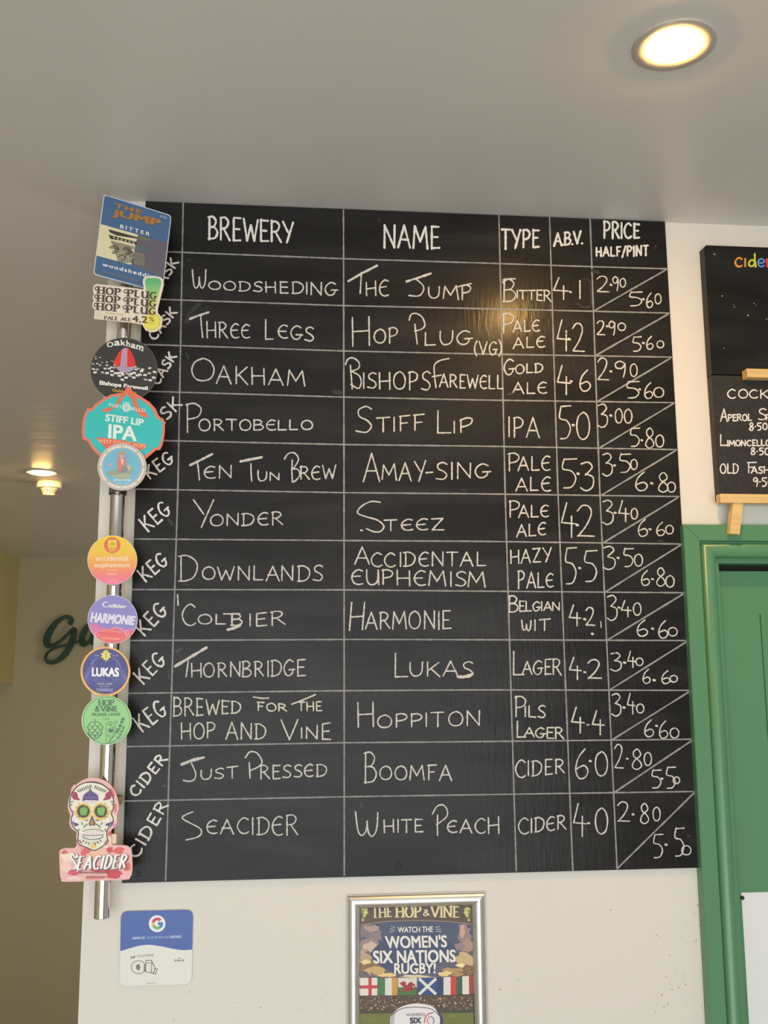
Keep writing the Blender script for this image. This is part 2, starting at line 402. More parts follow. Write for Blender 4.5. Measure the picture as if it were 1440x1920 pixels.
    def build(s, name, parent, label=None): return s.mb.build(name, ink_m, parent, label, recalc=False)
    def next(s):
        a = Art(s.o, s.Y); a.n = s.n + 5; a.clip = s.clip; a.step = s.step; return a
# ------------------------------------------------------------------ the room
CEIL = at(1300, 419, WALL)[2]
def struct(name, mb, m, parent=None):
    o = mb.build(name, m, parent)
    if parent is None: o['kind'] = 'structure'
    return o
XL = at(155, 1700, WALL)[0]                    # free left end of the wall with the board
XR, YB, YR = 2.9, 7.67, -2.4
ARCH = WALL - .022                             # face of the door frame
DX0 = at(1281, 983, ARCH)[0]; DZ1 = at(1281, 983, ARCH)[2]
DX1 = DX0 + .93
HX0, HX1, HZ = DX0 + .05, DX1 - .05, DZ1 - .05  # door hole in the wall
w = MB()
w.box((XL, WALL, 0), (HX0, WALL + .12, CEIL)); w.box((HX0, WALL, HZ), (HX1, WALL + .12, CEIL)); w.box((HX1, WALL, 0), (XR, WALL + .12, CEIL))
wf = struct('wall_front', w, wall_m)
# scuffs and specks on the wall paint
sc = MB(); rn = random.Random(5)
for k in range(46):
    x, y = (rn.uniform(1225, 1322), rn.uniform(1690, 1900)) if k < 26 else (rn.uniform(215, 640), rn.uniform(1850, 1915)) if k < 38 else (rn.uniform(930, 1200), rn.uniform(1700, 1915))
    sz = rn.uniform(.6, 1.5)
    sc.poly([at(x + sz*(1+.5*rn.random())*math.cos(t), y + sz*math.sin(t), WALL - .0003) for t in (0, 1.05, 2.1, 3.14, 4.2, 5.2)])
sc.build('scuff_marks', mat('wall_scuff', lin((168, 158, 140)), .7), wf)
struct('ceiling', MB().box((-3.0, YR, CEIL), (XR + .1, YB + .1, CEIL + .1)), ceil_m)
sp_ = MB(); rn = random.Random(3)
for x, y, s_ in ((212,325,2.0),(232,352,1.4),(123,334,1.2),(122,362,1.0),(540,103,1.0),(736,196,1.2),(1340,70,1.0),(285,300,.9),(315,378,1.6),(735,391,1.5)):
    sp_.poly([atz(x + s_*1.3*math.cos(t)*(1+.3*rn.random()), y + s_*.7*math.sin(t), CEIL - .0003) for t in (0, 1.05, 2.1, 3.14, 4.2, 5.2)])
sp_.build('paint_flecks', mat('white_fleck', lin((236, 232, 226)), .4), bpy.data.objects['ceiling'])
struct('floor', MB().box((-3.0, YR, -.1), (XR + .1, 2.4, 0)), floor_m)
LOW = -1.3                                     # the room behind lies lower
struct('floor_lower', MB().box((-3.0, 2.4, LOW - .1), (XR + .1, YB + .1, LOW)), lowfloor_m)
struct('trim_2', MB().box((-3.0, 2.36, LOW), (XR + .1, 2.4, -.1)), back_m)
struct('wall_back', MB().box((-2.9, YB, LOW), (XR, YB + .1, CEIL)), back_m)
struct('wall_left', MB().box((-3.0, YR, LOW), (-2.9, YB, CEIL)), back_m)
r_ = MB()
r_.box((XR, YR, LOW), (XR + .1, 4.6, CEIL)); r_.box((XR, 6.4, LOW), (XR + .1, YB, CEIL)); r_.box((XR, 4.6, LOW), (XR + .1, 6.4, .35)); r_.box((XR, 4.6, 2.05), (XR + .1, 6.4, CEIL))  # opening left for the added back-room fill
struct('wall_right', r_, dark_m)
r_ = MB()
for y in (4.6, 5.47, 6.34): r_.box((XR + .03, y, .35), (XR + .08, y + .06, 2.05))
for z in (.35, 1.99): r_.box((XR + .03, 4.6, z), (XR + .08, 6.4, z + .06))
struct('added_window', r_, window_m)  # unseen window frame, added to go with the back-room fill
bx, bz = at(25, 1280, YB)[0], at(25, 1280, YB)[2]
struct('trim_1', MB().box((-2.9, 3.6, bz), (bx, YB, CEIL)), olive_m)
r_ = MB()
r_.box((-2.9, YR - .12, 0), (-2.2, YR, CEIL)); r_.box((1.6, YR - .12, 0), (XR, YR, CEIL))
r_.box((-2.2, YR - .12, 0), (1.6, YR, .25)); r_.box((-2.2, YR - .12, 2.35), (1.6, YR, CEIL))
struct('wall_rear', r_, dark_m)
r_ = MB()
for x in (-2.2, -.96, .27, 1.54): r_.box((x, YR - .08, .25), (x + .06, YR - .03, 2.35))
for z in (.25, 1.75, 2.29): r_.box((-2.2, YR - .08, z), (1.6, YR - .03, z + .06))
struct('window_1', r_, window_m)

# ------------------------------------------------------------------ door and its frame
door = bpy.data.objects.new('door_1', None); door.location = (DX0, WALL, 0); link(door); ORIGIN[door.name] = Vector(door.location); door['kind'] = 'structure'
def sweep(prof, name, m):
    """profile (inward distance, depth) mitred up the left jamb, over the top and down the right jamb"""
    mb = MB(); rows = []
    for u, y in prof:
        rows.append([mb.vert(p) for p in ((DX0+u, y, 0), (DX0+u, y, DZ1-u), (DX1-u, y, DZ1-u), (DX1-u, y, 0))])
    n = len(prof)
    for k in range(n - 1):
        for j in range(3): mb.face([rows[k][j], rows[k][j+1], rows[k+1][j+1], rows[k+1][j]], smooth=False)
    return mb.build(name, m, door)
A0 = ARCH
sweep([(0, WALL), (0, A0 + .0015), (.0012, A0), (.0288, A0), (.030, A0 + .0012), (.030, A0 + .013), (.034, A0 + .013)], 'architrave', green_m)
mj = MB()
ribbon(mj, [(1284, 985), (1311, 1011)], .9, lambda x, y: at(x, y, A0 - .0001)); mj.build('mitre_joint', mat('joint_shadow_line', lin((40, 84, 58)), .6), door)
cx_, rr = .0475, .0135
prof = [(.034, A0 + .009), (.034, A0 + .010)]
mb = MB(); rows = []
pr = [(cx_ - rr*math.cos(math.pi*k/14), A0 + .011 - rr*.95*math.sin(math.pi*k/14)) for k in range(15)]
for u, y in pr: rows.append([mb.vert(p) for p in ((DX0+u, y, 0), (DX0+u, y, DZ1-u), (DX1-u, y, DZ1-u), (DX1-u, y, 0))])
for k in range(len(pr) - 1):
    for j in range(3): mb.face([rows[k][j], rows[k][j+1], rows[k+1][j+1], rows[k+1][j]], smooth=True)
me_o = mb.build('moulding', green_m, door)
sweep([(.061, A0 + .012), (.064, A0 + .012), (.064, A0 + .016), (.0655, A0 + .016), (.070, A0 + .016), (.070, A0 + .060)], 'door_stop', green_m)
DY = A0 + .045
DT = at(1390, 1071, DY)[2]
d_ = MB(); gx = at(1425, 1152, DY)[0]; gt = at(1425, 1152, DY)[2]
x0, x1 = DX0 + .066, DX1 - .066
d_.box((x0, DY + .004, .01), (x1, DY + .040, DT))
d_.box((x0, DY, gt), (x1, DY + .004, DT))
xs = [x0] + [gx + k * .115 for k in range(6)] + [x1]
for a, c in zip(xs, xs[1:]): d_.box((a + (.0013 if a != x0 else 0), DY, .01), (c - (.0013 if c != x1 else 0), DY + .004, gt))
d_.build('door_panel', green_m, door)
g_ = MB(); g_.box((x0 - .01, DY + .02, DT + .0005), (x1 + .01, DY + .05, HZ - .003)); g_.build('head_gap_shade', gapshade_m, door, 'near-black block painted as the shade in the gap above the door')  # solid near-black block standing in for shade inside the gap
# notice pinned on the door
NY = DY - .0012
n0 = at(1390, 1674, NY)
nt_ = thing('door_notice', 'blank white sheet pinned to the lower part of the green door', 'notice', (n0[0], NY, n0[2] - .3))
n1 = at(1404, 1919, NY)
MB().box((n0[0], NY, n0[2] - .32), (n0[0] + .26, NY + .0012, n0[2])).build('sheet', paper_m, nt_)
p = at(1393, 1684, NY - .003)
MB().lathe([(.0030, 0), (.0035, .0015), (.0035, .003)], p, 'y', 16).build('drawing_pin', screw_m, nt_, 'black pin head')

# ------------------------------------------------------------------ ceiling lamps and detector
def downlight(px, py, r0, r1, label, m):
    c = atz(px, py, CEIL)
    t = thing('ceiling_downlight', label, 'ceiling light', c, 'recessed downlights')
    MB().lathe([(r1, 0), (r1, -.0022), (r1 - .0016, -.0028), (r0 + .002, -.0016), (r0, -.001), (r0, 0)], c, n=64, cap=False).build('trim_ring', lampring_m, t, 'white trim ring')
    MB().lathe([(r0 - .0003, -.0005), (r0 - .0003, -.0032), (r0*.8, -.0056), (r0*.4, -.0070), (.0005, -.0076)], c, n=64).build('diffuser', m, t, 'glowing warm diffuser')
downlight(1264, 84, .0305, .0575, 'glowing round downlight near the top right, above the second menu board', lamp_m)
downlight(78, 886, .050, .070, 'far glowing downlight at the left, next to the smoke detector', lampfar_m)
c = atz(93, 904, CEIL)
t = thing('smoke_detector', 'round ivory smoke detector with slotted underside on the ceiling at the left', 'smoke detector', c)
MB().lathe([(.054, 0), (.056, -.004), (.056, -.026), (.052, -.030), (.030, -.030)], c).build('base', detector_m, t)
MB().lathe([(.040, -.030), (.039, -.034), (.026, -.060), (.022, -.063), (.001, -.063)], c).build('sensor_head', detector_m, t)
s = MB()
for k in range(20):
    a = 2*math.pi*k/20; da = .07
    q = []
    for rr_, h, d in ((.0392, -.036, -da), (.0392, -.036, da), (.0295, -.055, da*.8), (.0295, -.055, -da*.8)):
        rr2 = rr_ + .0006; q.append((c[0]+rr2*math.cos(a+d), c[1]+rr2*math.sin(a+d), c[2]+h))
    s.poly(q)
s.build('vent_slots', slot_m, t, 'dark vent slots')

# ------------------------------------------------------------------ lettering on the far wall
wl = at(130, 1200, YB - .02)
t = thing('wall_lettering', 'large dark green script letters on the far wall, left of the pump clips', 'wall sign', (wl[0], YB, wl[2]))
def letter(name, strokes):
    f = MB()
    for lift_, (pts, wd) in enumerate(strokes):
        pts = smooth([(0 + x*.2604, 800 + y*.2604) for x, y in pts], n=8); n = len(pts)
        front = []
        for i, p_ in enumerate(pts):
            a, c_ = pts[max(i-1, 0)], pts[min(i+1, n-1)]; dx, dy = c_[0]-a[0], c_[1]-a[1]; l = math.hypot(dx, dy) or 1
            u = i / (n - 1) * (len(wd) - 1); k = min(int(u), len(wd) - 2); h = (wd[k] + (wd[k+1]-wd[k]) * (u-k)) * .2604 / 2
            front.append(((p_[0]-dy/l*h, p_[1]+dx/l*h), (p_[0]+dy/l*h, p_[1]-dx/l*h)))
        rows = [[f.vert(at(*e, Y)) for e in pr_ ] for i_, pr_ in enumerate(front) for Y in (YB - .012 - .004*lift_ - .0003*i_, YB - .0005)]
        rows = [rows[2*k] + rows[2*k+1] for k in range(n)]
        for a, c_ in zip(rows, rows[1:]):
            f.face([a[0], c_[0], c_[1], a[1]]); f.face([a[0], a[2], c_[2], c_[0]]); f.face([a[1], c_[1], c_[3], a[3]])
        f.face([rows[0][0], rows[0][1], rows[0][3], rows[0][2]]); f.face([rows[-1][0], rows[-1][2], rows[-1][3], rows[-1][1]])
    f.build(name, sign_m, t)
letter('script_letter', [([(500,1425),(512,1395),(490,1372),(455,1375),(405,1410),(360,1470),(335,1530),(342,1572),(378,1575),(430,1545),(490,1490),(535,1450)], [34,40,34,26,38,50,54,42,28,20,20,28]),
                    ([(538,1448),(530,1500),(505,1575),(465,1640),(410,1685),(355,1698),(328,1672),(345,1625),(410,1590),(490,1568),(545,1552),(590,1535)], [28,46,50,46,36,28,24,20,18,16,15,15])])
letter('script_letter', [([(672,1425),(630,1440),(598,1490),(588,1540),(605,1568),(640,1545),(680,1470)], [22,36,48,48,38,22,22]), ([(690,1420),(672,1500),(670,1555),(700,1560)], [38,42,40,18])])

# ------------------------------------------------------------------ the big chalkboard
TL, TR, BR, BL = (273, 377), (1247, 415.5), (1315, 1627), (228.5, 1656)
bo = at(770, 1640, D)
cb = thing('chalkboard', 'large black chalkboard listing beers and ciders with strengths and prices in white chalk', 'chalkboard', (bo[0], WALL, bo[2]))
fr = [at(*p, D) for p in (TL, TR, BR, BL)]
MB().prism(fr, WALL - D - .0002, .0006).build('panel', board_m, cb)
CY = D - .0004
def put(x, y): return at(x, y, CY)
LY = D - .0002
def putv(x, y): return at(x, y, D - .00012)
def puts(x, y): return at(x, y, D - .0003)
CY = D - .0005
def putl(x, y): return at(x, y, LY)
rn = random.Random(11)
V = [[(343.5,380),(333.5,918),(310.5,1651)], [(644,394),(645,900),(645.5,1641)], [(935.5,404),(947,918),(968,1633)], [(1030.5,408),(1046,918),(1074,1632)], [(1106.5,411),(1124.5,918),(1157,1629)]]
H = [[(274,471),(312,472),(643,485),(900,493),(1109,500),(1250.5,504)], [(264,560),(643.6,573),(900,578.6),(1254.5,587)], [(260,645.5),(643.6,658),(900,663.7),(1259,669.6)], [(258,733),(643.6,744.5),(900,750),(1264,755)],
     [(256,825),(645,833.5),(900,836.5),(1268.5,843)], [(254,917),(645,923.7),(900,926),(1273,931)], [(251.5,1010.5),(645,1013.5),(900,1015),(1278,1020)], [(248,1105.4),(645,1106),(900,1108.4),(1283.5,1111.4)],
     [(245,1201),(645,1199),(900,1199.5),(1289.5,1201)], [(241.5,1300),(645,1295),(900,1293.5),(1295,1294.4)], [(238,1400),(645,1392.6),(900,1390.5),(1300,1386)], [(235,1502),(645,1494),(900,1490),(1304,1484)]]
for pts in V:
    m = MB(); ribbon(m, pts, 2.7, putv, rn, step=3); m.build('ruled_line', line_m, cb, 'grey ruled line running down', recalc=False)
for pts in H:
    m = MB(); ribbon(m, pts, 2.6, putl, rn, step=3); m.build('ruled_line', line_m, cb, 'grey ruled line running across', recalc=False)
xv = lambda y: 1106.5 + (y - 411) * (1157 - 1106.5) / (1629 - 411)
for i, pts in enumerate(H):
    y1 = pts[-1][1]; y0 = (H[i+1][-2][1] + (H[i+1][-1][1] - H[i+1][-2][1]) * .55) if i < 11 else 1629
    m = MB(); ribbon(m, [(xv(y0) + 1, y0 - 1), (pts[-1][0] - 2, y1 + 2)], 3.0, puts, rn, step=3); m.build('price_slash', line_m, cb, 'grey diagonal line between half and pint price', recalc=False)

class Chalk:
    def __init__(s, label=None, m=None): s.mb = MB(); s.label = label; s.m = m or chalk_m; s.w = 2.65
    def at(s, crop): s.o = crop; return s
    def P(s, x, y): return (s.o[0] + x*s.o[2], s.o[1] + y*s.o[2])
    def S(s, pts, sm=False, w=None):
        p = [s.P(*q) for q in (smooth(pts) if sm else pts)]; ribbon(s.mb, p, w or s.w, s.put if hasattr(s, 'put') else put, rn); return s
    def W(s, t, x0, x1, t0, b0, t1=None, b1=None, gap=.22, slant=.0, w=None):
        t1 = t0 if t1 is None else t1; b1 = b0 if b1 is None else b1
        st, W_ = glyph_strokes(t, gap)
        for k in st:
            j = (rn.uniform(-.03, .03), rn.uniform(-.03, .03))
            pts = []
            for a, c in k:
                u = (a + slant * c) / W_ + j[0] * .2; tt, bb = t0 + (t1-t0)*u, b0 + (b1-b0)*u
                pts.append(s.P(x0 + (x1-x0)*u, bb + (tt-bb)*(c + j[1])))
            ribbon(s.mb, pts, w or s.w, s.put if hasattr(s, 'put') else put, rn)
        return s
    def R(s, t, x0, y0, x1, y1, h, gap=.3, w=None):
        st, W_ = glyph_strokes(t, gap); l = math.hypot(x1-x0, y1-y0); ux, uy = (x1-x0)/l, (y1-y0)/l
        for k in st:
            ribbon(s.mb, [s.P(x0 + ux*l*a/W_ + uy*h*c, y0 + uy*l*a/W_ - ux*h*c) for a, c in k], w or 3.6, put, rn)
        return s
    def dot(s, x, y): return s.S([(x-3, y), (x+4, y+2)], w=4.0)
    def done(s, parent=None): return s.mb.build('chalk_writing', s.m, parent or cb, s.label, recalc=False)
k_ = 430/1440
cA, cB, cC = (230,360,k_), (630,360,k_), (900,380,k_)
cD, cE, cF = (230,640,k_), (630,640,k_), (900,640,k_)
cG, cH, cI = (230,900,k_), (630,900,k_), (900,900,k_)
cJ, cK, cL = (230,1180,k_), (630,1180,k_), (900,1180,k_)
cM, cN, cO = (230,1370,k_), (630,1370,k_), (900,1370,k_)
def cell(crop, *ops, label='white chalk writing', m=None, w=None):
    c = Chalk(label, m).at(crop)
    if w: c.w = w
    for op in ops:
        f, a = op[0], op[1:]
        kw = a[-1] if a and isinstance(a[-1], dict) else {}
        if kw: a = a[:-1]
        getattr(c, f)(*a, **kw)
    c.done()
HD = 'white chalk column heading'
cell(cA, ('W','BREWERY',537,1072,152,295,192,318), label=HD, m=chalkpen_m, w=3.9)
cell(cB, ('W','NAME',300,648,205,347,222,357), label=HD, m=chalkpen_m, w=3.9)
cell(cB, ('W','TYPE',1040,1275,234,358,240,342), label=HD, m=chalkpen_m, w=3.9)
cell(cC, ('W','A,B,V,',465,645,192,272,180,256,{'gap':.12}), label=HD, m=chalkpen_m, w=3.8)
cell(cC, ('W','PRICE',778,1000,118,225,135,222), ('W','HALF/PINT',730,1055,282,335,270,333,{'w':3.4,'gap':.28}), label=HD, m=chalkpen_m, w=3.9)
# side column
SIDE = 'white chalk word written on a slant'
for crop, t, x0, y0, x1, y1, h in ((cA,'CASK',223,636,351,443,60), (cA,'CASK',202,933,342,758,58), (cD,'CASK',224,275,339,96,58), (cD,'CASK',159,617,372,400,75), (cD,'KEG',172,865,325,752,78), (cG,'KEG',160,325,308,203,95),
      (cG,'KEG',145,640,290,520,88), (cG,'KEG',138,980,285,828,92), (cJ,'KEG',130,345,275,205,92), (cJ,'KEG',125,645,285,525,105), (cJ,'CIDER',85,1055,280,818,64), (cM,'CIDER',93,803,287,470,70)):
    cell(crop, ('R',t,x0,y0,x1,y1,h), label=SIDE, m=chalkpen_m)
BR_, NM, TY, AB, PR = 'white chalk writing in the brewery column', 'white chalk writing in the name column', 'white chalk writing in the type column', 'white chalk figure in the strength column', 'white chalk half and pint prices'
# brewery column
cell(cA, ('W','w',437,525,490,605), ('W','OODSHEDING',540,1345,560,610,570,652), label=BR_)
cell(cA, ('S',[(418,798),(470,778),(540,755)],False,4), ('S',[(490,772),(494,840),(502,912)]), ('W','HRee',527,797,815,915,832,915), label=BR_)
cell(cA, ('W','L',893,945,800,925), ('W','eGS',975,1200,835,915,850,940), label=BR_)
cell(cD, ('W','O',430,575,110,250), ('W','AKHAM',590,1140,150,262,188,282), label=BR_)
cell(cD, ('W','P',398,498,392,570), ('W','ORTOBeLLO',482,1190,488,562,498,555), label=BR_)
cell(cD, ('S',[(422,778),(500,740),(562,708)],False,4), ('S',[(468,750),(476,810),(482,872)]), ('W','eN',512,685,785,858,780,858), ('S',[(740,754),(800,742),(872,728)],False,4.5), ('S',[(805,768),(806,820),(810,878)]), ('W','uN',848,985,812,878,830,870),
     ('S',[(1015,740),(1040,705),(1080,702),(1104,740),(1078,790),(1060,800)],True), ('S',[(1060,800),(1100,805),(1112,840),(1085,875),(1068,882)],True), ('S',[(1065,745),(1062,820),(1066,885)]), ('W','ReW',1115,1338,785,868,778,862), label=BR_)
cell(cG, ('W','Y',445,570,130,303), ('W','ONDeR',550,1005,220,290,200,280), label=BR_)
cell(cG, ('W','D',352,472,470,630), ('W','OWNLANDS',495,1252,548,625,535,635), label=BR_)
cell(cG, ('W','C',372,458,778,912), ('W','OL',472,645,845,905,845,905), ('W','T',635,735,842,905), ('W','B',680,752,838,915), ('W','IER',792,1020,845,918,818,905), ('S',[(660,940),(700,930),(735,912)],False,5), ('S',[(345,720),(348,785)]), label=BR_)
cell(cJ, ('S',[(330,232),(420,178),(525,115)],False,5), ('S',[(412,200),(405,250),(398,298)]), ('W','HORNBRIDGE',430,1145,215,300,190,292), label=BR_)
cell(cJ, ('W','BREWED',318,742,425,548,455,523), ('S',[(820,425),(870,433),(915,432)]), ('W','FOR',845,1030,458,510,470,515), ('S',[(1062,470),(1140,440),(1210,410)]), ('W','THE',1100,1250,455,510),
     ('W','HOP',368,580,590,690,585,683), ('W','AND',650,900,578,688,600,690), ('W','V',995,1100,565,690), ('W','INE',1118,1305,620,680,588,695), label='pale yellowish chalk writing in the brewery column', m=lemon_m)
cell(cM, ('S',[(370,212),(440,185),(510,168)],False,5), ('S',[(432,205),(458,265),(450,305),(420,318),(383,312)],True), ('W','uST',490,722,250,305,222,296), ('S',[(770,170),(800,133),(845,142),(875,195),(850,228),(805,248)],True), ('S',[(795,200),(800,298)]), ('W','RESSeD',862,1280,220,305,212,285), label=BR_)
cell(cM, ('S',[(440,510),(395,528),(375,550),(420,578),(480,610),(495,640),(470,668),(398,686)],True), ('W','eACIDeR',525,1100,565,645,528,655), label=BR_)
# name column
cell(cB, ('S',[(78,560),(160,512),(258,462)],False,4.2), ('S',[(160,505),(156,570),(152,635)]), ('W','He',188,328,565,650,548,650), label=NM)
cell(cB, ('S',[(443,562),(520,537),(595,512)],False,4.2), ('S',[(500,545),(545,585),(548,620),(520,652),(458,650)],True), ('W','uMP',580,850,598,662,585,680), ('S',[(765,595),(850,575)]), label=NM)
cell(cB, ('W','H',100,215,785,965), ('W','OP',238,388,868,948,850,955), ('S',[(460,805),(470,772),(500,762),(540,785),(558,835),(535,862),(495,872)],True), ('S',[(495,830),(510,955)]), ('W','LuG',555,850,882,962,868,955), ('W','(VG)',870,1040,942,1020,938,1020), label=NM)
cell(cE, ('S',[(60,145),(75,112),(110,105),(145,135),(140,170),(95,188)],True), ('S',[(95,188),(145,215),(158,260),(140,295),(92,270)],True), ('S',[(90,150),(102,298)]), ('W','ISHOPS',168,590,200,295,188,308), ('S',[(708,108),(650,122),(618,150),(618,210),(628,290)],True), ('S',[(605,222),(660,212)]), ('W','AREWeLL',650,1050,205,285,218,302), label=NM)
cell(cE, ('W','S',125,225,408,575), ('W','TIFF',255,552,482,570,462,555), ('W','L',632,720,435,578), ('W','IP',735,860,505,575,468,575), label=NM)
cell(cE, ('W','A',172,275,700,878), ('W','MAY',288,562,778,868,748,878), ('S',[(565,825),(607,822)]), ('W','SING',628,965,758,870,772,855), label=NM)
cell(cH, ('S',[(278,140),(220,135),(160,165),(135,205),(180,228),(260,252),(300,290),(280,322),(240,325),(190,305)],True), ('W','TeeZ',305,675,252,318,240,312), ('dot',160,315), label=NM)
cell(cH, ('W','A',118,210,422,530), ('W','CCIDeNTAL',218,940,458,545,450,538), ('W','eUPHeMISM',92,940,560,652,580,672), label=NM)
cell(cH, ('W','H',80,170,768,942,{'slant':.14}), ('W','ARMONIE',182,720,830,935,822,935), label=NM)
cell(cK, ('W','L',365,450,150,300), ('W','uKAS',462,860,208,290,200,300), ('S',[(765,298),(800,300),(858,280)],False,4.5), label=NM)
cell(cK, ('W','H',135,240,460,612), ('W','OPPITON',262,902,538,615,512,605), label=NM)
cell(cN, ('W','B',178,255,138,328), ('W','OOMFA',275,725,225,308,215,310), label=NM)
cell(cN, ('W','w',122,268,512,660), ('W','HITE',300,545,560,638,555,638), ('S',[(605,525),(635,475),(675,468),(700,505),(690,545),(632,590)],True), ('S',[(638,530),(636,590),(638,655)]), ('W','eACH',700,1025,570,640,542,648), label=NM)
# type column
cell(cB, ('W','B',1048,1130,545,688), ('S',[(1046,568),(1080,545),(1125,545)]), ('W','ITTER',1135,1350,618,668,618,688,{'gap':.12}), label=TY)
cell(cC, ('W','P',142,215,695,820), ('W','ALe',208,372,745,815,735,805), ('W','ALe',210,405,850,915,838,905), label=TY)
cell(cF, ('W','G',150,215,112,210), ('W','OLD',222,395,145,202,140,195), ('W','ALe',205,418,262,328,258,328), label=TY)
cell(cF, ('W','IPA',178,372,475,598,480,605), label=TY)
cell(cF, ('W','P',178,248,705,815), ('W','ALe',240,440,728,812,718,808), ('W','ALe',225,443,862,940,848,938), label=TY)
cell(cI, ('W','P',183,250,132,235), ('W','ALe',242,430,158,235,158,230), ('W','ALe',232,413,282,355,268,345), label=TY)
cell(cI, ('W','HAZY',192,448,442,525,425,512), ('W','PALe',238,460,572,680,590,672), label=TY)
cell(cI, ('W','B',180,240,728,828), ('W','ELGIAN',245,500,760,825,770,818,{'gap':.14}), ('W','w',262,322,882,945), ('W','IT',340,440,880,945,872,942), label=TY)
cell(cL, ('W','L',205,275,140,290), ('W','AGER',265,510,205,278,182,288,{'gap':.14}), label=TY)
cell(cL, ('W','P',220,290,420,548), ('W','ILS',280,410,480,545,478,558), ('W','L',230,285,578,680), ('W','AGER',278,525,618,672,615,688,{'gap':.14}), label='pale yellowish chalk writing in the type column', m=lemon_m)
cell(cL, ('W','C',222,286,818,928), ('W','IDER',298,530,828,922,812,900), label=TY)
cell(cO, ('W','C',240,305,548,648), ('W','IDeR',318,540,552,640,530,615), label=TY)
# strength column
cell(cC, ('W','4',462,555,470,605), ('dot',568,560), ('W','1',615,640,490,600), label=AB)
cell(cC, ('W','4',485,568,735,935), ('dot',558,855), ('W','2',582,655,755,930), label=AB)
cell(cF, ('W','4',486,568,150,330), ('dot',572,250), ('W','6',625,695,178,310), label=AB)
cell(cF, ('W','5',492,570,405,608), ('dot',585,525), ('W','0',605,690,445,615), label=AB)
cell(cF, ('W','5',510,605,730,920), ('dot',615,830), ('W','3',632,715,755,938), label=AB)
cell(cI, ('W','4',512,605,145,360), ('dot',610,282), ('W','2',612,718,160,358), label=AB)
cell(cI, ('W','5',530,605,425,648), ('dot',625,552), ('W','5',650,735,435,632), label=AB)
cell(cI, ('W','4',562,632,785,918), ('dot',657,873), ('W','2',665,720,802,912), ('dot',706,965), ('S',[(758,890),(760,925)],False,2), label=AB)
cell(cL, ('W','4',562,635,180,312), ('dot',657,268), ('W','2',678,762,188,308), label=AB)
cell(cL, ('W','4',576,655,490,648), ('S',[(672,600),(685,598)]), ('W','4',706,778,515,662), label='pale yellowish chalk figure in the strength column', m=lemon_m)
cell(cO, ('W','6',598,680,115,298), ('dot',692,190), ('W','0',722,803,130,282), label=AB)
cell(cO, ('W','4',588,668,455,658), ('dot',682,580), ('W','0',722,803,488,650), label=AB)
# price column: half left of the slash, pint right of it
for cr, a in ((cC, (('2',735,810,465,560),('9',832,870,465,552),('0',878,915,475,530), (822,515), ('5',932,1018,560,650),('6',1045,1085,565,655),('0',1098,1138,572,635), (1025,605))),
  (cC, (('2',735,785,742,828),('9',808,850,742,832),('0',865,915,755,802), (798,775), ('5',955,1012,842,930),('6',1045,1088,838,918),('0',1110,1155,868,912), (1025,880))),
  (cF, (('2',740,808,108,240),('9',845,918,122,222),('0',942,988,140,220), (822,188), ('5',915,1000,250,355),('6',1032,1085,262,360),('0',1090,1155,290,352), (1002,300))),
  (cF, (('3',740,802,392,540),('0',848,895,425,515),('0',905,955,428,515), (822,465), ('5',940,1002,542,660),('8',1035,1095,540,668),('0',1102,1155,588,664), (1016,620))),
  (cF, (('3',770,832,700,845),('5',872,945,702,825),('0',945,988,742,805), (844,778), ('6',975,1052,822,938),('8',1115,1185,825,950),('0',1175,1228,885,948), (1077,890))),
  (cI, (('3',770,838,132,280),('4',872,935,128,262),('0',948,990,178,245), (848,205), ('6',992,1054,250,355),('6',1108,1160,265,348),('0',1165,1215,285,340), (1066,308))),
  (cI, (('3',775,850,418,556),('5',898,962,425,545),('0',968,1022,465,540), (866,488), ('6',1012,1066,568,660),('8',1105,1165,552,670),('0',1165,1220,600,672), (1083,622))),
  (cI, (('3',798,862,724,880),('4',888,948,758,860),('0',962,1012,770,848), (873,800), ('6',985,1054,880,980),('6',1120,1180,880,988),('0',1180,1240,925,978), (1083,932))),
  (cL, (('3',820,888,147,262),('4',928,975,140,242),('0',978,1025,180,228), (907,208), ('6',1022,1070,252,340),('6',1140,1195,258,338),('0',1192,1240,290,332), (1093,318))),
  (cL, (('3',828,886,405,543),('4',925,975,405,530),('0',982,1030,468,525), (903,490), ('6',1032,1092,570,675),('6',1125,1180,575,682),('0',1192,1250,618,680), (1108,605))),
  (cO, (('2',845,900,90,236),('8',950,1018,110,240),('0',1030,1078,135,218), (924,175), ('5',1075,1138,242,362),('5',1165,1228,225,358),('0',1212,1255,290,332), (1142,300))),
  (cO, (('2',865,940,447,572),('8',1003,1062,455,585),('0',1085,1133,482,568), (961,525), ('5',1085,1148,648,795),('5',1218,1282,606,790),('0',1265,1326,722,780), (1168,715)))):
    ops = [('W',)+q if isinstance(q[0], str) else ('dot',)+q for q in a]
    cell(cr, *ops, label=PR, w=2.4)
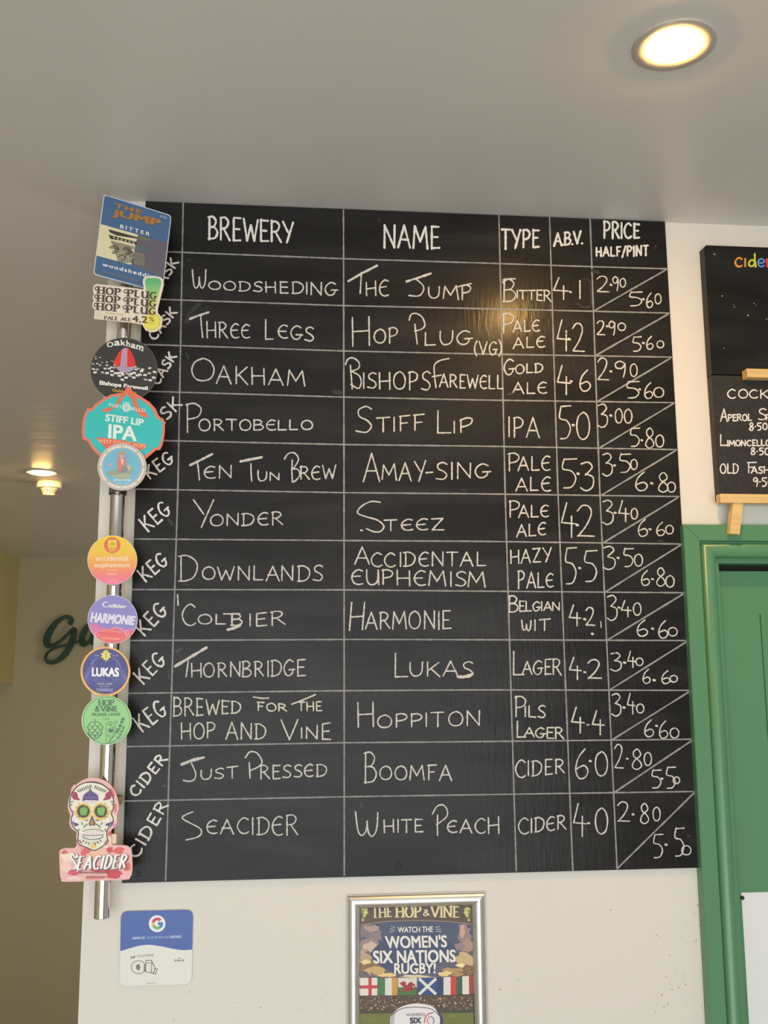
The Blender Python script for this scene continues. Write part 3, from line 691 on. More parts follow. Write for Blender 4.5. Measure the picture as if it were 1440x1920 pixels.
# rubbed-out smears
sm = Chalk('faint smears of rubbed-out chalk', smear_m)
for crop, pts, w_ in ((cA,[(402,812),(420,762),(480,705)],7), (cA,[(410,432),(424,420)],4), (cC,[(610,635),(655,658),(690,650)],4), (cC,[(700,640),(690,500),(640,480)],3), (cD,[(1325,318),(1370,322)],7), (cC,[(705,425),(740,438)],7), (cG,[(290,250),(310,275)],6), (cF,[(180,335),(200,325)],5),
      (cJ,[(340,138),(370,122)],7), (cM,[(250,350),(268,345)],5), (cG,[(380,655),(415,658)],3), (cJ,[(290,260),(292,310)],3), (cI,[(1115,385),(1150,383)],4), (cE,[(790,930),(812,940)],3), (cD,[(400,75),(412,110)],4), (cN,[(160,455),(160,480)],3)):
    sm.at(crop); sm.S(pts, True, w_)
for k in range(40):
    x, y = rn.uniform(275, 1235), rn.uniform(480, 1600); sm.o = (0, 0, 1); sm.S([(x, y), (x + rn.uniform(.5, 2), y + rn.uniform(-1, 1))], w=rn.uniform(1, 2))
for k in range(26):
    y = rn.uniform(960, 1300); x = 1262 + (y - 960) * .055 + rn.uniform(-8, 7); sm.S([(x, y), (x + 1, y + 1)], w=rn.uniform(1, 2.2))
o = sm.mb.build('chalk_smear', smear_m, cb, sm.label, recalc=False); o['kind'] = 'stuff'
for x, y in ((711, 413), (747, 1622), (1228, 463), (1291, 1567), (260, 1638)):
    p = at(x, y, D)
    q = MB(); q.lathe([(.0046, 0), (.0042, -.0006), (.0026, -.0009), (.0022, -.0004), (.0004, -.0003)], p, 'y', 24)
    for a in (0, math.pi/2): pass
    s_ = q.build('screw', screw_m, cb, 'black screw head')
# ------------------------------------------------------------------ steel pole with its bracket
PYc = WALL - .040
pt, pb = at(237, 395, PYc), at(193, 1721, PYc)
px_ = (at(232, 590, PYc)[0] + at(193, 1700, PYc)[0]) / 2
pole = thing('steel_pole', 'upright polished steel tube beside the chalkboard holding the pump clips', 'pole', (px_, PYc, pb[2]))
PR_ = (at(207.5, 1700, PYc)[0] - at(178.5, 1700, PYc)[0]) / 2
MB().lathe([(PR_ - .002, .01), (PR_ - .002, 0), (PR_ - .0004, 0), (PR_, .0004), (PR_, .0012), (PR_, pt[2] - pb[2] - .001), (PR_, pt[2] - pb[2])], (px_, PYc, pb[2]), n=40).build('tube', steel_m, pole)
for y in (1501, 470):
    p = at(232, y, PYc)
    q = MB(); q.lathe([(.009, 0), (.009, .003), (.0045, .004), (.0045, .030)], (px_ + .018, WALL - .030, p[2]), 'y', 20)
    q.box((px_ + PR_, PYc - .003, p[2] - .006), (px_ + .024, PYc + .003, p[2] + .006)); q.lathe([(PR_ + .0003, -.006), (PR_ + .0014, -.006), (PR_ + .0014, .006), (PR_ + .0003, .006), (PR_ + .0003, -.006)], (px_, PYc, p[2]), n=32, cap=False)
    q.build('bracket', brass_m, pole, 'small brass bracket')

# ------------------------------------------------------------------ pump clips on the pole
def clip_thing(label, crop, outline, Y, plate, thick=.003, dz=0.):
    cx = sum(p[0] for p in outline)/len(outline); cy = sum(p[1] for p in outline)/len(outline)
    c = at(crop[0]+cx*crop[2], crop[1]+cy*crop[2], Y)
    t = thing('pump_clip', label, 'pump clip', (c[0], Y, c[2]), 'pump clips on the pole')
    po = MB().prism([at(crop[0]+x*crop[2], crop[1]+y*crop[2], Y) for x, y in outline], thick).build('plate', plate, t)
    c = (c[0], c[1], c[2] + dz)
    h = MB(); y0 = Y + thick
    h.box((px_ - .009, y0, c[2] - .012), (px_ + .009, PYc - PR_ - .0006, c[2] + .012))
    h.lathe([(PR_ + .0004, -.012), (PR_ + .0026, -.012), (PR_ + .0026, .012), (PR_ + .0004, .012), (PR_ + .0004, -.012)], (px_, PYc, c[2]), n=32, cap=False)
    h.build('clamp', black_plate_m, t, 'black clamp behind the plate')
    return po
YP = PYc - PR_ - .012
CR, W_ = (232, 228, 214), (240, 240, 235)
b1 = (140, 350, 220/1440)
# blue card
out = rquad([(355, 92), (1188, 352), (1078, 1306), (228, 1078)], 45)
Y = YP
t = clip_thing('blue and cream rectangular pump clip with orange lettering, topmost on the pole', b1, out, Y, mat('pale_card', lin((205, 215, 222)), .4))
A = Art(b1, Y)
blue = (70, 106, 146)
A.poly(rquad([(366, 104), (1178, 360), (1070, 1294), (240, 1068)], 40), blue)
A.poly([(319, 458), (776, 588), (692, 960), (263, 843)], (230, 221, 180)); A.poly([(776, 588), (1138, 694), (1092, 1112), (692, 960)], (104, 96, 108))
A.build('background', t)
A = A.next()
dk, dg = (58, 58, 52), (84, 98, 84)
A.poly([(412, 522), (778, 622), (775, 640), (520, 600), (430, 560)], dk); A.poly([(414, 588), (770, 682), (752, 712), (560, 660), (440, 642)], dk)
for k in range(6): x = 470 + k*48; A.poly([(x, 612+k*13), (x+20, 618+k*13), (x+14, 645+k*13)], (230, 221, 180))
A.poly([(778, 600), (916, 640), (914, 672), (776, 640)], (112, 120, 92)); A.poly([(742, 712), (912, 765), (910, 800), (740, 770)], (86, 112, 112))
A.poly([(445, 660), (735, 735), (730, 770), (450, 700)], (150, 146, 124))
for k, (x, y, r) in enumerate(((480, 770, 60), (480, 770, 40), (480, 770, 20), (640, 790, 58), (640, 790, 38), (640, 790, 18), (580, 870, 40), (690, 830, 30))):
    A.ring(x, y, r, r*.8, 9, dk, 200, 470, 18)
for k in range(12):
    x = 470 + k*20; A.stroke([(x, 700+k*6), (x+30, 790+k*4), (x+70 - k*4, 930)], 8, dk, True)
for k in range(10):
    x = 730 + k*12; A.stroke([(x, 800+k*3), (x-10+k*3, 880), (x+10, 950+k*3)], 5, (170, 160, 140), True)
A.build('column_engraving', t)
A = A.next(); org = (178, 122, 46)
A.text('THE', [(497, 196), (830, 288), (822, 336), (490, 258)], org, .05, 1.25); A.text('JUMP', [(462, 272), (1062, 402), (1048, 522), (450, 372)], org, .045)
A.text('BITTER', [(562, 462), (925, 562), (920, 607), (556, 507)], W_, .02, 1.5); A.text('4.1%', [(1050, 348), (1130, 370), (1126, 398), (1046, 374)], W_)
A.build('lettering', t); A = A.next()
A.text('woodshedding', [(345, 930), (1030, 1098), (1018, 1162), (335, 985)], W_, .03, 1.25)
A.dashes(350, 1040, 790, 1162, 14, (150, 130, 100), 22, 3)
A.build('lettering', t)
# cream lettering clip with the green glass
Y2 = YP - .006
out = [(215,1455),(222,1418),(240,1400),(222,1372),(222,1345),(240,1320),(226,1290),(226,1240),(240,1208),(268,1195),(590,1228),(840,1262),(848,1235),(836,1185),(836,1140),(858,1108),(900,1095),(990,1096),(1060,1112),(1090,1150),(1088,1225),(1022,1490),(1020,1548),(1058,1590),(1078,1650),(1060,1728),(1010,1772),(940,1787),(868,1760),(828,1690),(700,1668),(560,1655),(236,1622),(246,1512),(226,1490)]
t = clip_thing('cream pump clip with three rows of brown lettering and a green glass', b1, out, Y2, mat('cream_card', lin((240, 226, 208)), .4))
A = Art(b1, Y2)
gt, gb = (98, 190, 124), (222, 226, 120)
L_ = [(858,1150),(872,1128),(905,1116)]; 
prof = [(1120, 900, 1000), (1135, 872, 1046), (1160, 862, 1062), (1200, 866, 1060), (1300, 884, 1036), (1400, 900, 1010), (1480, 912, 990), (1545, 915, 985)]
for a, c in zip(prof, prof[1:]):
    ca = tuple(gt[j]+(gb[j]-gt[j])*min(1, (a[0]-1160)/300 if a[0] > 1160 else 0) for j in range(3)); cc = tuple(gt[j]+(gb[j]-gt[j])*min(1, (c[0]-1160)/300 if c[0] > 1160 else 0) for j in range(3))
    A.poly([(a[1], a[0]), (a[2], a[0]), (c[2], c[0]), (c[1], c[0])], [ca, ca, cc, cc], same=True)
A.poly(circ(948, 1655, 108, 112), (236, 226, 96)); A.ring(948, 1655, 98, 102, 16, (206, 214, 104), -60, 120)
A.build('glass_picture', t)
A = A.next(); br = (78, 66, 56)
for q in ([(292,1228),(1005,1300),(1000,1378),(288,1308)], [(287,1328),(1000,1398),(995,1476),(283,1405)], [(280,1428),(996,1492),(990,1572),(276,1508)]):
    A.stext('HOP PLUG', q, br, 27, .36, True, .30)
    m = bil(q)
    for u0 in (-.035, .463):
        A.stroke([m(u0+.05, .92), m(u0+.015, .98), m(u0-.02, .78), m(u0-.01, .5), m(u0+.02, .45), m(u0+.03, .62)], 12, br, True)
A.stext('PALE ALE', [(365,1588),(690,1612),(690,1650),(365,1626)], br, 12, .45, True)
A.text('4.2', [(705,1582),(895,1592),(895,1676),(703,1658)], br, .02); A.text('%', [(912,1596),(980,1600),(978,1655),(910,1650)], br)
A.dashes(370, 1548, 600, 1572, 20, (200, 190, 130), 13, 4)
for k in range(4): A.dashes(260, 1535+k*22, 345, 1540+k*22, 9, (205, 196, 176), 7, 9+k)
A.dashes(905, 1672, 975, 1675, 6, (160, 140, 60), 9, 5)
A.build('lettering', t)
# black round clip with sailboat
b2 = (140, 620, 220/1363)
Y3 = YP
t = clip_thing('round black pump clip with a red and lilac sailboat on white checks', b2, circ(570, 455, 392, 374, 72), Y3, mat('tan_edge_card', lin((120, 108, 90)), .4))
A = Art(b2, Y3); A.poly(circ(572, 456, 386, 368, 72), (46, 42, 38))
A.build('background', t); A = A.next()
tiles = [(245,300),(290,312),(250,325),(210,385),(265,383),(315,370),(375,365),(290,400),(378,402),(215,445),(265,450),(350,440),(405,440),(425,425),(240,485),(320,485),(380,492),(430,515),(435,470),(470,495),(465,430),(515,525),(560,510),(550,570),(600,545),(640,525),(690,545),(725,520),(695,490),(710,450),(740,440),(755,510),(780,470),(785,450),(820,515),(820,568),(880,575),(915,545),(875,435),(925,480),(870,495),(700,418),(510,492),(545,488),(470,402),(610,500),(660,500)]
rq = random.Random(2)
for i, (x, y) in enumerate(tiles):
    far = abs(x-570)/400; big = min(1, max(.35, (y-290)/190)); wv, hv = 16*big+4, 10*big+3; sk = 7 if i % 2 else -6
    A.poly([(x-wv, y-hv), (x+wv, y-hv+3), (x+wv+sk, y+hv), (x-wv+sk, y+hv-3)], (236, 232, 224) if i % 5 else (190, 182, 172), same=i > 0)
A.n += 1
A.poly([(448,392),(470,330),(515,250),(562,208),(540,330),(532,420)], (226, 58, 46)); A.sm([(606,203),(640,226),(684,300),(704,385),(690,420),(612,425)], (226, 48, 46))
A.poly([(562,208),(582,200),(606,203),(612,240),(608,422),(532,420),(540,330)], (176, 160, 196)); A.stroke([(556,222),(542,330),(532,422)], 9, (240, 150, 110)); A.stroke([(608,215),(604,330),(606,422)], 9, (240, 150, 110))
A.sm([(482,418),(585,424),(692,420),(672,462),(600,486),(530,476)], (178, 160, 186)); A.stroke([(425,345),(465,368)], 8, (226, 120, 110))
A.build('sailboat_picture', t); A = A.next()
for ch, q in (('O',[(372,135),(448,128),(452,185),(376,196)]), ('a',[(456,122),(524,112),(530,170),(460,178)]), ('k',[(534,105),(590,110),(594,178),(536,168)]), ('h',[(600,108),(644,120),(644,192),(600,180)]), ('a',[(656,146),(712,160),(708,212),(650,198)]), ('m',[(720,160),(802,184),(792,244),(712,214)])):
    A.text(ch, q, (240, 238, 230), .025)
A.build('lettering', t); A = A.next()
A.text('Bishops Farewell', [(290,578),(852,650),(848,704),(284,642)], (240, 238, 230), .045); A.text('Golden Ale', [(440,672),(720,706),(716,738),(436,706)], (222, 176, 60), .02)
A.build('lettering', t)
# turquoise clip
Y4 = YP - .006
out = [(605,648),(640,655),(682,716),(770,765),(870,828),(940,905),(975,985),(1000,1010),(1030,1020),(1048,1070),(1045,1200),(1022,1320),(990,1386),(945,1386),(890,1432),(820,1492),(700,1550),(575,1570),(430,1545),(280,1456),(200,1370),(150,1285),(95,1262),(80,1170),(90,1050),(115,960),(150,898),(190,908),(240,850),(330,790),(420,742),(510,725),(568,722)]
t = clip_thing('large turquoise pump clip with a salmon pink rim and a pointed top', b2, out, Y4, mat('salmon_card', lin((238, 122, 98)), .4))
A = Art(b2, Y4); tq, sa = (54, 196, 192), (238, 112, 84)
A.poly([(610,735),(655,790),(700,775),(770,800),(850,858),(915,930),(945,1000),(985,1035),(1012,1045),(1022,1085),(1018,1200),(998,1300),(970,1356),(930,1358),(870,1408),(800,1462),(690,1518),(575,1536),(440,1512),(300,1430),(225,1350),(170,1262),(120,1238),(110,1160),(118,1060),(140,975),(165,930),(205,938),(258,875),(345,815),(430,770),(510,755),(565,765)], tq)
A.ring(575, 1130, 455, 405, 10, (120, 200, 190), 62, 118)
A.build('background', t); A = A.next()
A.poly([(605,660),(560,728),(515,770),(478,858),(410,893),(322,915),(318,938),(395,945),(462,892),(512,848),(602,735)], sa); A.poly([(620,665),(672,715),(710,780),(748,890),(802,928),(848,985),(850,1012),(795,1004),(735,962),(695,890),(660,790),(612,735)], sa)
A.poly([(250,1256),(272,1238),(560,1275),(830,1322),(836,1350),(800,1372),(700,1420),(400,1420),(335,1335)], sa)
for r, c_ in ((48, W_), (36, tq), (30, W_), (22, tq), (15, W_), (8, tq)): A.poly(circ(600, 893, r), c_)
A.ring(600, 893, 62, 62, 6, W_, 225, 315, 14)
A.build('emblem', t); A = A.next()
A.text('PORT', [(400,842),(548,868),(548,908),(398,878)], W_, .01, 1.1); A.text('BELLO', [(652,886),(822,908),(816,945),(648,925)], W_, .01, 1.1)
A.text('STIFF LIP', [(362,965),(806,1028),(796,1108),(352,1048)], (232, 246, 236), .035); A.text('IPA', [(394,1082),(722,1118),(720,1286),(386,1246)], (232, 246, 236), .03)
A.text('WEST COAST HOPS', [(275,1256),(826,1322),(820,1366),(272,1296)], (250, 214, 170), .01, 1.15)
A.build('lettering', t)
# grey-rimmed lens with the seated figure
Y5 = YP - .012
t = clip_thing('round pale grey rimmed pump clip with a seated red figure on a sky blue centre', b2, circ(550, 1583, 285, 274, 64), Y5, mat('pale_grey_card', lin((206, 200, 190)), .4), dz=-.03)
A = Art(b2, Y5); A.poly(circ(550, 1583, 272, 262, 64), (196, 188, 180)); A.poly(circ(548, 1580, 222, 214, 56), (120, 192, 220)); A.ring(548, 1580, 222, 214, 8, (170, 190, 196))
for a in range(8):
    A.ring(550, 1583, 248, 239, 24, (230, 226, 218), a*45+5, a*45+40, 12)
A.build('background', t); A = A.next(); A.clip = ('c', 548, 1580, 215, 207)
A.blob(545, 1650, 130, 62, (158, 168, 150), 3); A.blob(560, 1610, 70, 45, (136, 148, 150), 8); A.blob(545, 1690, 120, 28, (176, 186, 150), 9); A.blob(505, 1510, 26, 80, (150, 176, 180), 14)
A.sm([(500,1590),(498,1500),(520,1455),(560,1450),(590,1500),(600,1560),(560,1575),(540,1620),(515,1630)], (224, 132, 122)); A.poly(circ(548, 1440, 30, 38), (232, 176, 150)); A.blob(546, 1420, 32, 20, (196, 160, 110), 5); A.poly([(535,1480),(568,1500),(560,1560),(545,1540)], (240, 214, 180))
A.blob(630, 1590, 20, 26, (226, 190, 120), 6); A.blob(405, 1560, 30, 18, (200, 170, 200), 7)
for k in range(9): A.stroke([(455+k*22, 1420+(k % 3)*12), (460+k*22, 1470+(k % 4)*14)], 7, (150, 168, 196))
A.build('figure_picture', t); A = A.next(); A.clip = None
A.text('AMAY-SING', [(448,1722),(658,1722),(655,1748),(450,1748)], W_, .03); A.text('PALE ALE', [(490,1764),(620,1764),(618,1786),(492,1786)], (210, 240, 244)); A.text('5.3%', [(488,1802),(615,1802),(612,1830),(490,1830)], W_, .02)
A.build('lettering', t)
# yellow to pink lens
b3 = (120, 920, 220/1440)
t = clip_thing('round pump clip fading from yellow to pink with pale lowercase lettering', b3, circ(592, 852, 305, 303, 64), YP, plate_m)
A = Art(b3, YP); st = [(0, (244, 212, 44)), (.35, (244, 200, 60)), (.62, (244, 160, 88)), (.85, (242, 126, 138)), (1, (244, 128, 178))]
def gcol(u):
    for (a, c1), (b_, c2) in zip(st, st[1:]):
        if u <= b_: k = (u-a)/(b_-a); return tuple(c1[j]+(c2[j]-c1[j])*k for j in range(3))
    return st[-1][1]
nb = 24
for k in range(nb):
    t0, t1 = math.pi*k/nb, math.pi*(k+1)/nb; R_ = 300
    u0, u1 = (1-math.cos(t0))/2, (1-math.cos(t1))/2
    A.poly([(592-R_*math.sin(t0), 852-R_*math.cos(t0)), (592+R_*math.sin(t0), 852-R_*math.cos(t0)), (592+R_*math.sin(t1), 852-R_*math.cos(t1)), (592-R_*math.sin(t1), 852-R_*math.cos(t1))], [gcol(u0), gcol(u0), gcol(u1), gcol(u1)], same=k > 0)
A.build('background', t); A = A.next(); oc = (222, 118, 66)
A.poly(circ(592, 668, 101, 98), oc); A.poly([(540,604),(646,604),(646,702),(540,702)], (244, 208, 60)); A.poly([(540,712),(646,712),(646,722),(540,722)], (244, 200, 70)); A.poly([(556,732),(634,732),(634,744),(556,744)], (244, 190, 80))
A.text('db', [(560,630),(628,630),(628,672),(560,672)], (190, 140, 40)); A.build('emblem', t); A = A.next(); pc = (252, 226, 190)
A.text('accidental', [(395,795),(786,795),(786,860),(395,860)], pc, .02); A.text('euphemism', [(372,882),(806,882),(806,960),(372,960)], pc, .02)
A.dashes(525, 972, 660, 976, 14, (244, 200, 80), 9, 1); A.dashes(535, 1024, 650, 1026, 16, pc, 7, 2); A.dashes(530, 1090, 660, 1092, 9, (250, 200, 110), 12, 3); A.dashes(528, 1114, 655, 1116, 12, (250, 200, 190), 10, 4)
A.build('lettering', t)
# lilac lens
t = clip_thing('round lilac pump clip with a pink and coral lower edge', b3, circ(596, 1580, 306, 298, 64), YP, plate_m)
A = Art(b3, YP); A.poly(circ(596, 1580, 301, 293, 64), (140, 134, 204)); A.clip = ('c', 596, 1580, 300, 292)
A.poly([(300,1640),(340,1630),(400,1625),(440,1670),(560,1690),(640,1670),(700,1690),(800,1700),(880,1690),(920,1900),(250,1900)], (206, 120, 176)); A.sm([(360,1800),(440,1715),(560,1700),(640,1690),(720,1740),(840,1720),(880,1780),(840,1950),(360,1950)], (234, 100, 110)); A.poly([(420,1790),(520,1780),(700,1800),(840,1790),(800,1900),(430,1900)], (240, 112, 100))
A.blob(370, 1720, 60, 60, (222, 124, 170), 4); A.stroke([(330,1770),(400,1785),(460,1760)], 6, (236, 190, 214)); A.stroke([(580,1705),(620,1680),(690,1685),(730,1725),(765,1775)], 6, (240, 190, 190)); A.stroke([(440,1725),(560,1715),(680,1735),(700,1755)], 7, (250, 170, 110))
for k in range(9): A.stroke([(455+k*24, 1745), (455+k*24, 1780)], 5, (236, 84, 92))
A.stroke([(745,1720),(795,1720),(795,1790),(760,1790),(760,1740)], 6, (240, 190, 200))
A.build('background', t); A = A.next(); A.clip = None
A.stext('C', [(478,1362),(540,1366),(538,1430),(476,1426)], W_, 16, .4, False); A.text('olbier', [(548,1384),(772,1398),(766,1444),(544,1432)], W_, .03)
A.text('HARMONIE', [(340,1488),(884,1540),(860,1652),(318,1616)], (228, 224, 240), .055); A.dashes(458, 1806, 680, 1822, 18, (250, 190, 180), 12, 7); A.text('4.2', [(752,1745),(788,1748),(786,1775),(750,1772)], (240, 210, 220))
A.build('lettering', t)
# dark blue lens
b4 = (120, 1190, 220/1440)
t = clip_thing('round dark blue pump clip with a yellow orange rim and white lettering', b4, circ(508, 452, 306, 304, 64), YP, mat('yellow_rim_card', lin((238, 184, 92)), .4))
A = Art(b4, YP); A.poly(circ(508, 450, 281, 281, 64), (120, 70, 70)); A.poly(circ(508, 450, 275, 275, 64), (58, 58, 134)); lb = (116, 116, 184); A.clip = ('c', 508, 450, 270, 270)
for s_ in (-1, 1):
    for k in range(9): A.stroke([(508+s_*(60+k*12), 270+k*6), (508+s_*(150+k*8), 330+k*14), (508+s_*(120+k*16), 400+k*10), (508+s_*(200+k*8), 480+k*14), (508+s_*(90+k*20), 560+k*9)], 5, lb, True)
    for k in range(4): A.ring(508+s_*70, 560, 20+k*14, 16+k*10, 4, lb, 0, 360, 20); A.stroke([(508+s_*45, 225+k*26), (508+s_*(150+k*22), 230+k*22)], 4, lb)
for k in range(4): A.stroke([(330+k*20, 600+k*26), (690-k*20, 600+k*26)], 4, lb)
A.build('background', t); A = A.next(); yl = (228, 212, 80)
A.poly(circ(515, 255, 48, 48, 8), yl)
for a in range(8): A.poly(circ(515+50*math.cos(a*.785+.39), 255+50*math.sin(a*.785+.39), 14, 14, 10), yl, same=True)
A.stroke([(515,180),(515,335)], 9, yl, pen=1); A.stroke([(488,198),(542,198)], 7, yl); A.poly(circ(515, 255, 36, 38, 24), (240, 228, 120)); A.stext('T', [(497,230),(533,230),(533,282),(497,282)], (70, 66, 60), 9, .5, True)
A.build('emblem', t); A = A.next()
A.text('LUKAS', [(342,402),(676,406),(676,517),(340,512)], (240, 242, 248), .05); A.text('HELLES LAGER', [(412,596),(590,598),(590,613),(412,611)], W_); A.text('5% ABV', [(440,626),(560,628),(560,645),(440,643)], (190, 190, 220)); A.text('THORNBRIDGE', [(398,660),(600,662),(598,698),(400,696)], (206, 206, 230))
A.text('RIDE', [(376,250),(436,248),(436,263),(376,265)], (190, 190, 220)); A.text('GOOD', [(596,250),(660,252),(660,267),(596,265)], (190, 190, 220))
A.build('lettering', t)
# green lens
t = clip_thing('round pale green pump clip with a hop cone and barley ear drawing', b4, circ(522, 1052, 308, 302, 64), YP - .004, mat('pale_green_card', lin((176, 216, 158)), .4))
A = Art(b4, YP - .004); gr, gd = (148, 208, 130), (62, 104, 74)
A.poly(circ(522, 1052, 302, 296, 64), (172, 214, 152)); A.poly(circ(522, 1052, 286, 288, 64), gr); A.ring(522, 1052, 286, 288, 7, gd)
A.build('background', t); A = A.next(); lw = 8
A.stroke([(517,1072),(517,1338)], 6, gd); A.stroke([(372,1038),(385,1055),(378,1075)], 8, gd, True)
A.stroke([(378,1070),(330,1078),(300,1120),(298,1180),(320,1240),(350,1270),(380,1288),(410,1265),(445,1225),(468,1170),(462,1115),(430,1078),(378,1070)], lw, gd, True)
for y, xs_ in ((1100, (345, 415)), (1135, (315, 380, 448)), (1175, (345, 412)), (1210, (325, 380, 438)), (1240, (355, 405))):
    for x in xs_: A.stroke([(x-34, y-14), (x-22, y+18), (x, y+32), (x+22, y+18), (x+34, y-14)], 7, gd, True)
A.stroke([(545,1325),(590,1275),(640,1210),(680,1140),(735,1010)], 6, gd, True); A.stroke([(550,1335),(640,1290),(700,1220),(740,1110)], 6, gd, True); A.stroke([(540,1330),(600,1240),(630,1150),(612,1090),(625,1065),(650,1068),(650,1095)], 6, gd, True); A.stroke([(622,1150),(575,1120),(540,1090),(560,1068),(588,1080),(580,1105),(562,1100)], 6, gd, True); A.stroke([(585,1260),(545,1255),(535,1238),(555,1230),(562,1245)], 5, gd, True)
for x, y, r0 in ((665,1165,-60),(690,1120,-62),(708,1075,-66),(722,1040,-70),(650,1195,-58)):
    for s_ in (-28, 28): A.poly(circ(x+ (9 if s_ > 0 else -9), y, 22, 7, 12, rot=r0+s_), gd, same=False)
for x, y, r0 in ((690,1225,-55),(710,1185,-60),(725,1145,-65),(665,1262,-45)):
    for s_ in (-25, 25): A.ring(x+(8 if s_ > 0 else -8), y, 16, 7, 4, gd, n=12)
A.poly([(570,1140),(582,1160),(606,1152),(600,1180),(606,1200),(580,1195),(562,1212),(556,1190),(538,1186),(552,1168),(540,1150),(564,1158)], gd)
A.build('hop_and_barley_picture', t); A = A.next()
A.stext('HOP', [(430,802),(614,802),(614,866),(430,866)], gd, 15, .45, True); A.stext('&VINE', [(382,880),(658,880),(658,940),(382,940)], gd, 15, .45, True, .24); A.text('PILSNER LAGER', [(345,962),(690,960),(690,994),(345,998)], gd, .015, 1.1); A.text('4.4%', [(478,1024),(560,1024),(560,1046),(478,1046)], (110, 160, 100))
A.build('lettering', t)
# sugar skull sign
b5 = (90, 1440, 240/1440)
out = [(505,112),(600,128),(690,178),(750,258),(785,358),(797,450),(775,540),(780,600),(757,660),(712,700),(705,770),(725,862),(870,872),(915,893),(942,940),(947,1160),(920,1235),(880,1256),(640,1266),(190,1280),(150,1252),(135,1190),(127,960),(150,915),(200,904),(290,902),(325,858),(315,770),(320,722),(262,680),(238,610),(250,540),(225,460),(225,400),(245,310),(290,220),(360,152),(430,122)]
YS = YP - .003
t = clip_thing('pink floral pump clip shaped like a sugar skull, lowest on the pole', b5, smooth(out, True, 3), YS, mat('pink_card', lin((240, 196, 190)), .4), .0035)
A = Art(b5, YS); A.poly(smooth([(510+(x-510)*.985, 700+(y-700)*.992) for x, y in out], True, 3), (238, 182, 178))
for k, (x, y, rx, ry, c_) in enumerate(((700,300,40,80,(222,84,96)),(755,450,22,50,(232,110,90)),(740,560,28,40,(246,222,190)),(735,640,25,25,(222,140,190)),(300,250,40,50,(244,176,170)),(320,850,0,0,CR),(240,1000,80,60,(246,226,196)),(200,1110,55,60,(244,206,190)),(420,950,70,45,(222,92,98)),(380,880,35,40,(236,150,150)),(560,960,110,45,(240,190,160)),(700,920,40,36,(206,66,76)),(800,930,60,34,(222,84,80)),(890,1020,40,60,(244,160,150)),(880,1110,45,50,(228,90,80)),(740,1180,90,55,(206,52,62)),(560,1140,90,30,(214,74,84)),(280,1180,60,30,(220,80,90)),(300,1240,90,22,(246,206,196)),(520,1240,110,20,(234,150,140)),(850,1220,50,26,(240,190,196)),(690,800,26,60,(244,212,190)),(690,740,20,30,(214,80,90)),(640,880,60,20,(248,214,180)),(190,950,36,22,(214,84,100)))):
    if rx: A.clip = ('r', 140, 120, 936, 1262); A.blob(x, y, rx, ry, c_, k+20)
A.clip = None
A.build('floral_background', t); A = A.next(); ol, iv = (62, 44, 44), (234, 231, 214)
sk = [(490,160),(600,182),(690,252),(735,350),(735,450),(712,512),(735,572),(716,640),(668,690),(664,770),(676,830),(640,862),(570,908),(510,926),(440,896),(350,856),(336,800),(342,720),(300,680),(265,620),(265,560),(282,510),(250,450),(246,370),(270,280),(340,202),(410,168)]
A.sm(sk, iv); A.stroke(sk + [sk[0]], 12, ol, True); A.ring(490, 380, 246, 226, 10, ol, 185, 355, 40)
for s_ in (-1, 1):
    cx0 = 496 + s_*98
    A.poly(circ(cx0, 490, 86, 90, 32), (226, 186, 70))
    for a in range(12): A.poly(circ(cx0+86*math.cos(a*.5236), 490+88*math.sin(a*.5236), 16, 16, 12), (232, 196, 84), same=True)
    A.poly(circ(cx0, 487, 72, 72, 32), (58, 40, 32)); A.poly(circ(cx0+3, 487, 60, 58, 32), (40, 26, 22))
    A.sm([(cx0+2,448),(cx0+38,445),(cx0+46,480),(cx0+30,528),(cx0+4,532),(cx0-26,528),(cx0-40,485),(cx0-30,448)], (112, 178, 62)); A.stroke([(cx0+2,448),(cx0+8,432),(cx0+26,428)], 9, (112, 178, 62), True)
    A.sm([(490+s_*150, 330),(490+s_*165, 280),(490+s_*205, 266),(490+s_*225, 300),(490+s_*205, 350),(490+s_*130, 362)], (166, 44, 74)); A.stroke([(490+s_*160,300),(490+s_*215,330)], 6, (110, 28, 52)); A.stroke([(490+s_*175,285),(490+s_*200,345)], 5, (110, 28, 52))
    A.sm([(496+s_*150,640),(496+s_*190,655),(496+s_*222,620),(496+s_*226,600),(496+s_*180,616)], (84, 62, 120)); A.poly(circ(496+s_*185, 590, 34, 26, 18), (240, 240, 236))
    for a in range(6):
        A.poly(circ(490+s_*(40+a*22), 215+a*9, 22, 7, 10, rot=s_*(-75+a*8)), (84, 108, 76), same=a > 0)
    for a, (dx, y, r_0) in enumerate(((225, 380, 20), (235, 415, 50), (60, 640, 40), (85, 660, 80), (110, 625, 110), (60, 590, 0), (140, 545, 30), (150, 700, 70), (35, 850, 60), (65, 838, 40), (95, 820, 50))):
        A.poly(circ(494+s_*dx, y, 20, 7, 10, rot=s_*r_0), (90, 116, 84), same=a > 0)
    for a in range(7): A.poly(circ(494+s_*(150+a*10), 400+(a % 3)*60+a*14, 6, 6, 8), (180, 80, 90), same=a > 0)
A.sm([(394,372),(396,318),(420,285),(462,255),(476,196),(486,255),(530,285),(562,318),(556,374),(475,380)], (84, 54, 122)); A.poly([(405,362),(552,364),(550,380),(408,378)], (232, 214, 224))
for k in range(9): A.poly(circ(418+k*17, 330+(k % 2)*8, 6, 6, 8), (140, 104, 170), same=k > 0)
A.ring(478, 205, 10, 12, 4, ol)
